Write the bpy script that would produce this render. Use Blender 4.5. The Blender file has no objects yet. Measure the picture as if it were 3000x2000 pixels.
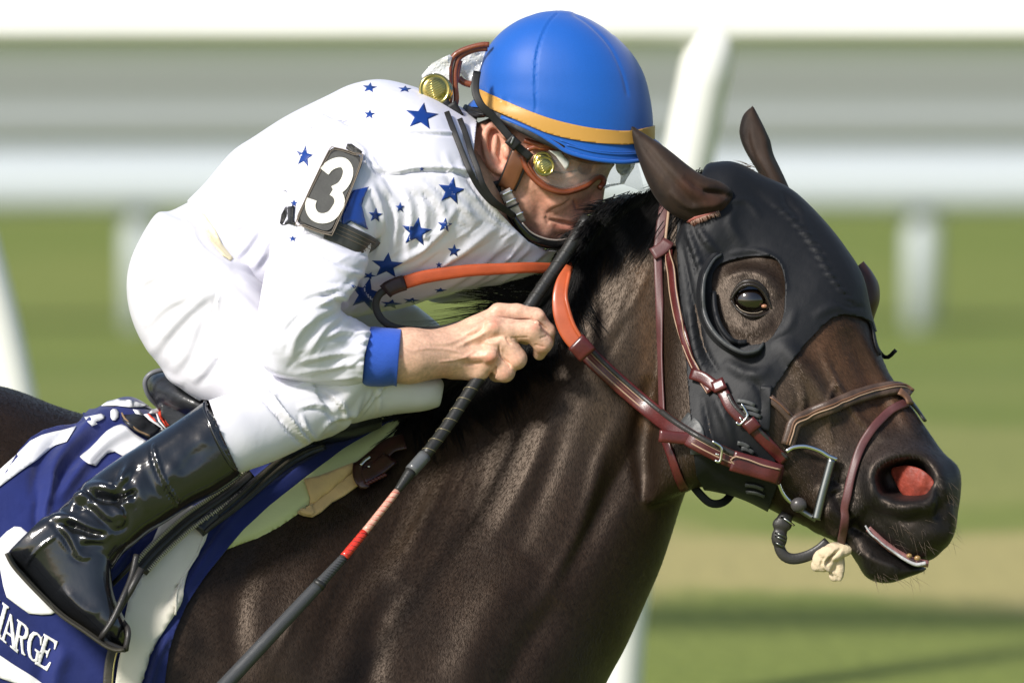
import bpy, bmesh, math, random
import numpy as np
from mathutils import Vector, Matrix
from mathutils.bvhtree import BVHTree
from mathutils.geometry import delaunay_2d_cdt

random.seed(7); np.random.seed(7)
scene = bpy.context.scene

# ------------------------------------------------------------------ camera
D = 25.0                      # metres from lens to the horse
PITCH = math.radians(7.4)     # the lens looks slightly down from the stand
ORIGIN = Vector((0, 0, 1.75))
RX = Matrix.Rotation(-PITCH, 4, 'X')
C2W = Matrix.Translation(ORIGIN) @ RX
cam_d = bpy.data.cameras.new('camera'); cam = bpy.data.objects.new('camera', cam_d)
scene.collection.objects.link(cam); scene.camera = cam
cam.matrix_world = C2W @ Matrix.Translation((0, -D, 0)) @ Matrix.Rotation(math.radians(90), 4, 'X')
cam_d.sensor_width = 36; cam_d.lens = 36 * D / 1.5
cam_d.clip_start = 1.0; cam_d.clip_end = 900
cam_d.dof.use_dof = True; cam_d.dof.focus_distance = D - 0.12
cam_d.dof.aperture_fstop = 7.0

# ------------------------------------------------------------------ sky, sun, exposure
SUN_DIR = Vector((-0.52, -0.56, 0.645)).normalized()      # towards the sun
SUN_EL = math.asin(SUN_DIR.z); SUN_AZ = math.atan2(SUN_DIR.x, SUN_DIR.y)
world = bpy.data.worlds.new('World'); scene.world = world; world.use_nodes = True
wn = world.node_tree.nodes; wl = world.node_tree.links
sky = wn.new('ShaderNodeTexSky'); sky.sky_type = 'NISHITA'; sky.sun_disc = False
sky.sun_elevation = SUN_EL; sky.sun_rotation = SUN_AZ
sky.air_density = 1.0; sky.dust_density = 1.6
bgn = wn['Background']; bgn.inputs['Strength'].default_value = 0.105
wl.new(sky.outputs[0], bgn.inputs['Color'])
sun_d = bpy.data.lights.new('sun', 'SUN'); sun = bpy.data.objects.new('sun', sun_d)
scene.collection.objects.link(sun)
sun_d.energy = 4.0; sun_d.angle = math.radians(9); sun_d.color = (1.0, 0.955, 0.89)
sun.rotation_euler = (-SUN_DIR).to_track_quat('-Z', 'Y').to_euler(); sun.location = (0, 0, 30)
scene.view_settings.view_transform = 'Standard'; scene.view_settings.look = 'None'
scene.view_settings.exposure = 0.33; scene.view_settings.gamma = 1
scene.view_settings.use_curve_mapping = False
scene.cycles.max_bounces = 8

# ------------------------------------------------------------------ helpers
# All modelling of horse and rider is done in a frame square to the lens
# (x right, y away, z up, metres); C2W turns it into the world.
# px() turns photograph pixels (3000 x 2000) at a depth y into that frame.
def px(X, Y, y=0.0):
    s = (1 + y / D) / 2000.0
    return np.array(((X - 1500) * s, y, (1000 - Y) * s))
def PXA(a, y):            # arrays of pixels, depth array or scalar
    a = np.asarray(a, float); y = np.broadcast_to(np.asarray(y, float), a.shape[:-1])
    s = (1 + y / D) / 2000.0
    return np.stack(((a[..., 0] - 1500) * s, y, (1000 - a[..., 1]) * s), -1)
def to_px(V):
    s = 2000.0 / (1 + V[:, 1] / D)
    return np.stack((1500 + V[:, 0] * s, 1000 - V[:, 2] * s), -1)
def zz(ox, oy, f, pts):   # pixels read in an enlarged crop -> photograph pixels
    return [(ox + p[0] * f,) + (oy + p[1] * f,) + tuple(p[2:]) for p in pts]
def spline(pts, n, closed=False):
    """Catmull-Rom through pts (any dimension), n samples, even arc length."""
    P = np.asarray(pts, float)
    if closed: P = np.vstack((P[-1:], P, P[:2]))
    else: P = np.vstack((2 * P[0] - P[1], P, 2 * P[-1] - P[-2]))
    out = []
    for i in range(1, len(P) - 2):
        p0, p1, p2, p3 = P[i - 1:i + 3]
        t = np.linspace(0, 1, 24, endpoint=False)[:, None]
        out.append(0.5 * (2 * p1 + (p2 - p0) * t + (2 * p0 - 5 * p1 + 4 * p2 - p3) * t ** 2 + (3 * p1 - p0 - 3 * p2 + p3) * t ** 3))
    out.append(P[-2][None]); Q = np.vstack(out)
    s = np.r_[0, np.cumsum(np.linalg.norm(np.diff(Q[:, :min(3, Q.shape[1])], axis=0), axis=1))]
    u = np.linspace(0, s[-1], n, endpoint=not closed)
    return np.stack([np.interp(u, s, Q[:, k]) for k in range(Q.shape[1])], -1)
def sp_st(rows, m=6):     # smooth interpolation of station rows
    P = np.asarray(rows, float); P = np.vstack((2 * P[0] - P[1], P, 2 * P[-1] - P[-2])); out = []
    for i in range(1, len(P) - 2):
        p0, p1, p2, p3 = P[i - 1:i + 3]; t = np.linspace(0, 1, m, endpoint=False)[:, None]
        out.append(0.5 * (2 * p1 + (p2 - p0) * t + (2 * p0 - 5 * p1 + 4 * p2 - p3) * t ** 2 + (3 * p1 - p0 - 3 * p2 + p3) * t ** 3))
    out.append(P[-2][None]); return np.vstack(out)
def loft(rows, n=40, m=6):
    """rows: topX, topY, botX, botY (photo px), half width (m), depth y, squareness, egg, twist(deg)"""
    rows = [tuple(r) + (2.0, 0.0, 0.0)[len(r) - 6:] if len(r) < 9 else r for r in rows]
    S = sp_st(rows, m); t = np.linspace(0, 2 * math.pi, n, endpoint=False)
    rings = []
    for r in S:
        T = px(r[0], r[1], r[5]); B = px(r[2], r[3], r[5]); c = (T + B) / 2; u = (T - B) / 2; H = np.linalg.norm(u) + 1e-6; u = u / H
        ca, sa = np.cos(t), np.sin(t); e = 2 / r[6]
        a = np.sign(ca) * np.abs(ca) ** e; b = np.sign(sa) * np.abs(sa) ** e * (1 + r[7] * a)
        A, Bw = H, max(r[4], 1e-4); ph = math.radians(r[8])
        a2 = A * a * math.cos(ph) - Bw * b * math.sin(ph); b2 = A * a * math.sin(ph) + Bw * b * math.cos(ph)
        mx, mn = a2.max(), a2.min(); a2 = (a2 - (mx + mn) / 2) * (2 * H / (mx - mn))
        rings.append(c + a2[:, None] * u + b2[:, None] * np.array((0, 1.0, 0)))
    R = np.array(rings); k = len(R); V = R.reshape(-1, 3)
    V = np.vstack((V, R[0].mean(0), R[-1].mean(0))); F = []
    for i in range(k - 1):
        for j in range(n):
            F.append((i * n + j, i * n + (j + 1) % n, (i + 1) * n + (j + 1) % n, (i + 1) * n + j))
    for j in range(n):
        F.append((k * n, (j + 1) % n, j)); F.append((k * n + 1, (k - 1) * n + j, (k - 1) * n + (j + 1) % n))
    return V, F
def ellipsoid(c, r, rot=None, n=24):
    bm = bmesh.new(); bmesh.ops.create_uvsphere(bm, u_segments=n, v_segments=n // 2, radius=1)
    V = np.array([v.co[:] for v in bm.verts]); F = [tuple(v.index for v in f.verts) for f in bm.faces]; bm.free()
    V = V * np.asarray(r)
    if rot is not None: V = V @ np.array(Matrix(rot).to_3x3()).T
    return V + np.asarray(c), F
def join(*parts):
    Vs, Fs, o = [], [], 0
    for V, F in parts:
        V = np.asarray(V); Vs.append(V)
        Fs += [tuple(int(i) + o for i in f) for f in (F.tolist() if hasattr(F, 'tolist') else F)]; o += len(V)
    return np.vstack(Vs), Fs
def remesh(parts, voxel, smooth=4):
    V, F = join(*parts); me = bpy.data.meshes.new('tmp'); me.from_pydata(V.tolist(), [], F); me.update()
    o = bpy.data.objects.new('tmp', me); scene.collection.objects.link(o)
    m = o.modifiers.new('r', 'REMESH'); m.mode = 'VOXEL'; m.voxel_size = voxel
    if smooth:
        s = o.modifiers.new('s', 'SMOOTH'); s.factor = 0.5; s.iterations = smooth
    dg = bpy.context.evaluated_depsgraph_get(); ev = o.evaluated_get(dg); e = ev.to_mesh()
    n = len(e.vertices); A = np.empty(n * 3, np.float32); e.vertices.foreach_get('co', A)
    e.calc_loop_triangles(); T = np.empty(len(e.loop_triangles) * 3, np.int32); e.loop_triangles.foreach_get('vertices', T)
    ev.to_mesh_clear(); bpy.data.objects.remove(o); bpy.data.meshes.remove(me)
    return A.reshape(-1, 3).astype(float), T.reshape(-1, 3)
def normals(V, F):
    F = np.asarray(F); n = np.cross(V[F[:, 1]] - V[F[:, 0]], V[F[:, 2]] - V[F[:, 0]])
    N = np.zeros_like(V)
    for k in range(3):
        for c in range(3): N[:, c] += np.bincount(F[:, k], n[:, c], len(V))
    return N / (np.linalg.norm(N, axis=1, keepdims=True) + 1e-12)
def seg_dist(Q, path):
    """distance (px) of each Q to a polyline and the position 0..1 along it"""
    P = np.asarray(path, float)[:, :2]; L = np.r_[0, np.cumsum(np.linalg.norm(np.diff(P, axis=0), axis=1))]
    best = np.full(len(Q), 1e9); par = np.zeros(len(Q)); side = np.zeros(len(Q))
    for i in range(len(P) - 1):
        a, b = P[i], P[i + 1]; ab = b - a; l2 = (ab ** 2).sum() + 1e-9
        t = np.clip(((Q - a) @ ab) / l2, 0, 1); d = np.linalg.norm(Q - a - t[:, None] * ab, axis=1)
        m = d < best; best[m] = d[m]; par[m] = (L[i] + t[m] * (L[i + 1] - L[i])) / L[-1]
        side[m] = np.sign(ab[0] * (Q[m, 1] - a[1]) - ab[1] * (Q[m, 0] - a[0]))
    return best, par, side
def poly_sd(Q, poly):
    """signed distance (px) to a closed polygon, positive inside"""
    P = np.asarray(poly, float)[:, :2]; d, _, _ = seg_dist(Q, np.vstack((P, P[:1])))
    ins = np.zeros(len(Q), bool); j = len(P) - 1
    for i in range(len(P)):
        xi, yi = P[i]; xj, yj = P[j]
        c = ((yi > Q[:, 1]) != (yj > Q[:, 1])) & (Q[:, 0] < (xj - xi) * (Q[:, 1] - yi) / (yj - yi + 1e-12) + xi); ins ^= c; j = i
    return np.where(ins, d, -d)
class Sculpt:
    def __init__(s, V, F):
        s.V = V; s.F = np.asarray(F); s.N = normals(V, s.F); s.Q = to_px(V); s.C = None
    def refresh(s): s.N = normals(s.V, s.F); s.Q = to_px(s.V)
    def _near(s, path, r, side):
        P = np.asarray(path, float); m = (s.Q[:, 0] > P[:, 0].min() - r) & (s.Q[:, 0] < P[:, 0].max() + r) & (s.Q[:, 1] > P[:, 1].min() - r) & (s.Q[:, 1] < P[:, 1].max() + r)
        if side == 'near': m &= s.N[:, 1] < 0.25
        if side == 'far': m &= s.N[:, 1] > -0.25
        return np.nonzero(m)[0]
    def stroke(s, path, r, h, side='near', taper=0.25, sharp=2.0, asym=0):
        """raise (h>0) or sink (h<0) a ridge of half width r px and height h m along path"""
        path = spline(path, 24) if len(path) > 2 else np.asarray(path, float)
        I = s._near(path, r * 2.6, side)
        if not len(I): return
        d, t, sd = seg_dist(s.Q[I], path); w = np.exp(-(d / r) ** sharp)
        if taper: w *= np.clip(np.minimum(t, 1 - t) / taper, 0.0, 1) ** 0.7 if taper < 0.5 else np.sin(math.pi * t)
        if asym: w *= np.where(sd * asym > 0, np.exp(-(d / (r * 0.45)) ** 2) / np.maximum(np.exp(-(d / r) ** sharp), 1e-6), 1)
        s.V[I] += s.N[I] * (h * w)[:, None]
    def blob(s, c, r, h, side='near', ax=1.0, ang=0.0):
        I = s._near([c], max(r, r * ax) * 2.6, side)
        if not len(I): return
        q = s.Q[I] - np.asarray(c, float)[:2]; a = math.radians(ang); u = (q[:, 0] * math.cos(a) + q[:, 1] * math.sin(a)) / ax; v = -q[:, 0] * math.sin(a) + q[:, 1] * math.cos(a)
        s.V[I] += s.N[I] * (h * np.exp(-(u * u + v * v) / r ** 2))[:, None]
    def paint_init(s, col): s.C = np.tile(np.asarray(col, float), (len(s.V), 1))
    def paint(s, w, col):
        w = np.clip(w, 0, 1)[:, None]; s.C = s.C * (1 - w) + np.asarray(col, float) * w
    def paint_stroke(s, path, r, col, k=1.0):
        d, t, sd = seg_dist(s.Q, spline(path, 20) if len(path) > 2 else path); s.paint(k * np.exp(-(d / r) ** 2), col)
def clip(V, F, f, extra=None):
    """keep the part of a triangle mesh where f > 0, cut exactly on f = 0"""
    F = np.asarray(F); pos = f > 0; cnt = pos[F].sum(1)
    keep = F[cnt == 3].tolist(); cache = {}; nV = [v for v in V]; nE = [e for e in extra] if extra is not None else None
    def cut(a, b):
        k = (a, b) if a < b else (b, a)
        if k not in cache:
            t = f[a] / (f[a] - f[b]); cache[k] = len(nV); nV.append(V[a] + (V[b] - V[a]) * t)
            if nE is not None: nE.append(extra[a] + (extra[b] - extra[a]) * t)
        return cache[k]
    for tri in F[(cnt == 1) | (cnt == 2)]:
        a, b, c = (int(x) for x in tri)
        n = int(pos[a]) + int(pos[b]) + int(pos[c])
        for _ in range(3):
            if (n == 1 and pos[a]) or (n == 2 and not pos[a]): break
            a, b, c = b, c, a
        if n == 1: keep.append([a, cut(a, b), cut(a, c)])
        else:
            p, q = cut(a, b), cut(a, c); keep += [[p, b, c], [p, c, q]]
    K = np.array(keep); u, inv = np.unique(K, return_inverse=True)
    Vn = np.array([nV[i] for i in u]); Fn = inv.reshape(-1, 3)
    if nE is not None: return Vn, Fn, np.array([nE[i] for i in u])
    return Vn, Fn
def shell(V, F, N, off, th):
    """a skin of thickness th lying off outside the surface, with closed rim"""
    o = V + N * (off + th); i = V + N * off; n = len(V); F = np.asarray(F)
    e = {}
    for a, b, c in F:
        for p, q in ((a, b), (b, c), (c, a)): e[(p, q)] = e.get((p, q), 0) + 1
    rim = [(p, q) for (p, q) in e if (q, p) not in e]
    F2 = F.tolist() + (F[:, ::-1] + n).tolist() + [[q, p, p + n, q + n] for p, q in rim]
    return np.vstack((o, i)), F2
def bvh_of(V, F, near=True):
    F = np.asarray(F)
    if near:
        n = np.cross(V[F[:, 1]] - V[F[:, 0]], V[F[:, 2]] - V[F[:, 0]]); F = F[n[:, 1] < 0]
    return BVHTree.FromPolygons([tuple(v) for v in V.tolist()], F.tolist())
def hit(bvh, X, Y):
    p = Vector(px(X, Y, -1.2)); d = Vector(px(X, Y, 1.0)) - p
    loc, nor, i, dist = bvh.ray_cast(p, d.normalized())
    return loc, nor

# ------------------------------------------------------------------ objects
def tagp(o, label=None, cat=None, group=None, kind=None):
    if label: o['label'] = label
    if cat: o['category'] = cat
    if group: o['group'] = group
    if kind: o['kind'] = kind
    return o
def root(name, at, label, cat, group=None):
    o = bpy.data.objects.new(name, None); scene.collection.objects.link(o)
    o.empty_display_size = 0.05; o.location = C2W @ Vector(at); return tagp(o, label, cat, group)
def rootw(name, at, label, cat, group=None):
    o = bpy.data.objects.new(name, None); scene.collection.objects.link(o)
    o.location = Vector(at); return tagp(o, label, cat, group)
def mesh(name, V, F, mat, parent=None, smooth=True, col=None, world=False, origin=None):
    V = np.asarray(V, float)
    if not world:
        M = np.array(C2W); V = V @ M[:3, :3].T + M[:3, 3]
    par = parent; L = np.zeros(3)
    while par is not None: L = L + np.array(par.location); par = par.parent
    if parent is None:
        L = V.mean(0) if origin is None else np.asarray(origin, float)
    me = bpy.data.meshes.new(name)
    F = F.tolist() if hasattr(F, 'tolist') else F
    me.from_pydata((V - L).tolist(), [], [tuple(f) for f in F]); me.validate()
    me.polygons.foreach_set('use_smooth', [smooth] * len(me.polygons)); me.update()
    o = bpy.data.objects.new(name, me); scene.collection.objects.link(o)
    if parent is None: o.location = L
    else: o.parent = parent
    me.materials.append(mat)
    if col is not None and len(me.vertices) == len(col):
        ca = me.color_attributes.new('Col', 'FLOAT_COLOR', 'POINT')
        ca.data.foreach_set('color', np.c_[col, np.ones(len(col))].astype(np.float32).ravel())
    return o
def mat(name, color=(.5, .5, .5), rough=.5, metal=0, spec=.5, coat=0, coat_r=.1, sheen=0, bump=None, vcol=False,
        var=None, sss=0, sssc=None, trans=0, ior=1.45, alpha=1.0, tint=None):
    """bump/var: list of (scale xyz, strength, detail);  var mixes darker/lighter colour"""
    m = bpy.data.materials.new(name); m.use_nodes = True; nt = m.node_tree; N = nt.nodes; L = nt.links
    b = N['Principled BSDF']; b.inputs['Roughness'].default_value = rough; b.inputs['Metallic'].default_value = metal
    b.inputs['Specular IOR Level'].default_value = spec; b.inputs['Coat Weight'].default_value = coat; b.inputs['Coat Roughness'].default_value = coat_r
    b.inputs['Sheen Weight'].default_value = sheen; b.inputs['IOR'].default_value = ior; b.inputs['Transmission Weight'].default_value = trans
    if sss:
        b.inputs['Subsurface Weight'].default_value = sss; b.inputs['Subsurface Radius'].default_value = sssc or (1, .35, .2); b.inputs['Subsurface Scale'].default_value = .012
    if tint: b.inputs['Specular Tint'].default_value = (*tint, 1)
    b.inputs['Alpha'].default_value = alpha
    tc = N.new('ShaderNodeTexCoord'); src = None
    if vcol:
        a = N.new('ShaderNodeAttribute'); a.attribute_name = 'Col'; src = a.outputs['Color']
    else:
        r = N.new('ShaderNodeRGB'); r.outputs[0].default_value = (*color, 1); src = r.outputs[0]
    def noise(sc, det, rot=(0, 0, 0)):
        mp = N.new('ShaderNodeMapping'); mp.inputs['Scale'].default_value = sc if hasattr(sc, '__len__') else (sc,) * 3
        mr = N.new('ShaderNodeMapping'); mr.inputs['Rotation'].default_value = tuple(math.radians(x) for x in rot)
        L.new(tc.outputs['Object'], mr.inputs[0]); L.new(mr.outputs[0], mp.inputs[0])
        n = N.new('ShaderNodeTexNoise'); n.inputs['Scale'].default_value = 1; n.inputs['Detail'].default_value = det
        L.new(mp.outputs[0], n.inputs['Vector']); return n.outputs['Fac']
    for v in (var or []):
        sc, amt, det = v[:3]; f = noise(sc, det, v[3] if len(v) > 3 else (0, 0, 0))
        mr = N.new('ShaderNodeMapRange'); mr.inputs['From Min'].default_value = .3; mr.inputs['From Max'].default_value = .7
        mr.inputs['To Min'].default_value = 1 - amt; mr.inputs['To Max'].default_value = 1 + amt; L.new(f, mr.inputs['Value'])
        mx = N.new('ShaderNodeVectorMath'); mx.operation = 'SCALE'; L.new(src, mx.inputs[0]); L.new(mr.outputs[0], mx.inputs['Scale']); src = mx.outputs[0]
    L.new(src, b.inputs['Base Color']); prev = None
    for v in (bump or []):
        sc, st, det = v[:3]; f = noise(sc, det, v[3] if len(v) > 3 else (0, 0, 0))
        bp = N.new('ShaderNodeBump'); bp.inputs['Strength'].default_value = min(1, abs(st) * 1.0); bp.inputs['Distance'].default_value = v[4] if len(v) > 4 else .002
        L.new(f, bp.inputs['Height'])
        if prev: L.new(prev, bp.inputs['Normal'])
        prev = bp.outputs['Normal']
    if prev: L.new(prev, b.inputs['Normal'])
    return m
def strap(name, path, w, th, mt, parent=None, bvh=None, off=.001, y=None, n=None, puff=False, closed=False, smooth_y=3, edge=None, ret=False):
    """leather strap. path rows: X, Y[, depth y[, width factor]] in photo px. With bvh it lies on that surface."""
    P = np.asarray(path, float); L = np.linalg.norm(np.diff(P[:, :2], axis=0), axis=1).sum()
    n = n or max(6, int(L / 9)); S = spline(P, n, closed) if len(P) > 2 else P[0] + (P[-1] - P[0]) * np.linspace(0, 1, n)[:, None]
    if S.shape[1] > 2 and bvh is None: Y = S[:, 2]
    else: Y = np.full(n, 0.0 if y is None else y)
    Nn = np.tile((0, -1.0, 0), (n, 1))
    if bvh is not None:
        last = None; miss = []
        for i in range(n):
            loc, nor = hit(bvh, S[i, 0], S[i, 1])
            if loc is None: miss.append(i); continue
            Y[i] = loc.y; Nn[i] = nor[:]
        if miss and len(miss) < n:
            ok = [i for i in range(n) if i not in miss]; Y[miss] = np.interp(miss, ok, Y[ok])
            for k in range(3): Nn[miss, k] = np.interp(miss, ok, Nn[ok, k])
        for _ in range(smooth_y):
            if n > 4:
                Y[1:-1] = (Y[:-2] + Y[1:-1] * 2 + Y[2:]) / 4; Nn[1:-1] = (Nn[:-2] + Nn[1:-1] + Nn[2:]) / 3
    C = PXA(S[:, :2], Y); T = np.gradient(C, axis=0)
    if closed: T = np.roll(C, -1, 0) - np.roll(C, 1, 0)
    T /= np.linalg.norm(T, axis=1, keepdims=True) + 1e-9
    Nn = Nn - (Nn * T).sum(1)[:, None] * T; Nn /= np.linalg.norm(Nn, axis=1, keepdims=True) + 1e-9
    B = np.cross(T, Nn); C = C + Nn * (off + th / 2)
    wf = S[:, 3] if S.shape[1] > 3 else np.ones(n)
    if puff: a = np.linspace(0, 2 * math.pi, 12, endpoint=False); sec = [(math.cos(t), math.sin(t)) for t in a]
    else: e = .82; sec = [(1, -.5), (1, .5), (e, 1), (.4, 1.12), (-.4, 1.12), (-e, 1), (-1, .5), (-1, -.5), (-e, -1), (e, -1)]
    k = len(sec); V = []
    for (a, b) in sec: V.append(C + B * (a * w / 2 * wf)[:, None] + Nn * (b * th / 2))
    V = np.stack(V, 1).reshape(-1, 3); F = []
    for i in range(n if closed else n - 1):
        for j in range(k): F.append((i * k + j, ((i + 1) % n) * k + j, ((i + 1) % n) * k + (j + 1) % k, i * k + (j + 1) % k))
    if not closed: F.append(tuple(range(k))); F.append(tuple((n - 1) * k + j for j in range(k))[::-1])
    if ret: return V, F
    return mesh(name, V, F, mt, parent)
def tube(P, r, k=10, cap=True):
    """P: n x 3 points (camera frame), r radius scalar/array"""
    P = np.asarray(P, float); n = len(P); r = np.broadcast_to(np.asarray(r, float), (n,))
    T = np.gradient(P, axis=0); T /= np.linalg.norm(T, axis=1, keepdims=True) + 1e-9
    up = np.array((0, -1.0, 0.02)); A = np.cross(T, up); A /= np.linalg.norm(A, axis=1, keepdims=True) + 1e-9; B = np.cross(T, A)
    a = np.linspace(0, 2 * math.pi, k, endpoint=False)
    V = (P[:, None] + (A[:, None] * np.cos(a)[None, :, None] + B[:, None] * np.sin(a)[None, :, None]) * r[:, None, None]).reshape(-1, 3)
    F = [(i * k + j, i * k + (j + 1) % k, (i + 1) * k + (j + 1) % k, (i + 1) * k + j) for i in range(n - 1) for j in range(k)]
    if cap: F += [tuple(range(k))[::-1], tuple((n - 1) * k + j for j in range(k))]
    return V, F
def hairs(paths, rad, k=3):
    """paths S x K x 3, rad S; one mesh of thin tapering tubes"""
    P = np.asarray(paths); S, K, _ = P.shape; T = np.gradient(P, axis=1); T /= np.linalg.norm(T, axis=2, keepdims=True) + 1e-9
    A = np.cross(T, np.array((0.1, -1.0, 0.05))); A /= np.linalg.norm(A, axis=2, keepdims=True) + 1e-9; B = np.cross(T, A)
    tp = (1 - np.linspace(0, 1, K) ** 2 * .85)[None, :] * np.asarray(rad)[:, None]
    a = np.arange(k) * 2 * math.pi / k
    V = P[:, :, None] + (A[:, :, None] * np.cos(a)[None, None, :, None] + B[:, :, None] * np.sin(a)[None, None, :, None]) * tp[:, :, None, None]
    V = V.reshape(-1, 3); i = np.arange(K - 1)[:, None] * k; j = np.arange(k)[None]
    q = np.stack((i + j, i + (j + 1) % k, i + k + (j + 1) % k, i + k + j), -1).reshape(-1, 4)
    F = (np.arange(S)[:, None, None] * K * k + q[None]).reshape(-1, 4); return V, F
def decal(poly, bvh, off, th, step=14, holes=(), yfall=None):
    """flat print or applique: a polygon in photo px laid on a surface"""
    P = [tuple(p[:2]) for p in poly]; pts = []; 
    def dens(R):
        o = []
        for i in range(len(R)):
            a = np.array(R[i]); b = np.array(R[(i + 1) % len(R)]); k = max(1, int(np.linalg.norm(b - a) / step))
            o += [tuple(a + (b - a) * t / k) for t in range(k)]
        return o
    rings = [dens(P)] + [dens([tuple(q[:2]) for q in h]) for h in holes]; edges = []
    for R in rings:
        o = len(pts); pts += R; edges += [(o + i, o + (i + 1) % len(R)) for i in range(len(R))]
    A = np.array(P); g = np.array([(x, y) for x in np.arange(A[:, 0].min(), A[:, 0].max(), step) for y in np.arange(A[:, 1].min(), A[:, 1].max(), step)])
    if len(g):
        s = poly_sd(g, P)
        for h in holes: s = np.minimum(s, -poly_sd(g, h))
        pts += [tuple(q) for q in g[s > step * .45]]
    vs, es, fs, *_ = delaunay_2d_cdt([Vector(p) for p in pts], edges, [], 0, 1e-4)
    vs = np.array([v[:] for v in vs]); cen = np.array([vs[list(f)].mean(0) for f in fs]); s = poly_sd(cen, P)
    for h in holes: s = np.minimum(s, -poly_sd(cen, h))
    fs = [tuple(f) for f, k in zip(fs, s) if k > 0]
    V = []; N = []; lasty = yfall if yfall is not None else -.2; miss = []
    for i, (X, Y) in enumerate(vs):
        if callable(bvh): V.append(px(X, Y, bvh(X, Y))); N.append((0, -1, 0)); continue
        loc, nor = hit(bvh, X, Y)
        if loc is None: miss.append(i); V.append(px(X, Y, lasty)); N.append((0, -1, 0)); continue
        V.append(loc[:]); N.append(nor[:]); lasty = loc.y
    V = np.array(V); N = np.array(N, float)
    ok = [i for i in range(len(V)) if i not in set(miss)]
    for i in miss:
        if ok:
            j = ok[int(np.argmin(((vs[ok] - vs[i]) ** 2).sum(1)))]; V[i] = px(vs[i][0], vs[i][1], V[j][1]); N[i] = N[j]
    F = np.array(fs); fn = np.cross(V[F[:, 1]] - V[F[:, 0]], V[F[:, 2]] - V[F[:, 0]])
    F = np.where((fn[:, 1] > 0)[:, None], F[:, ::-1], F)
    return shell(V, F, N, off, th)
def star(cx, cy, r, ang=0, sx=1.0, sy=1.0, inner=.42, shear=0):
    o = []
    for k in range(10):
        a = math.radians(ang - 90 + 36 * k); q = r * (1 if k % 2 == 0 else inner); x, y = q * math.cos(a) * sx, q * math.sin(a) * sy
        o.append((cx + x + shear * y, cy + y))
    return o
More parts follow.
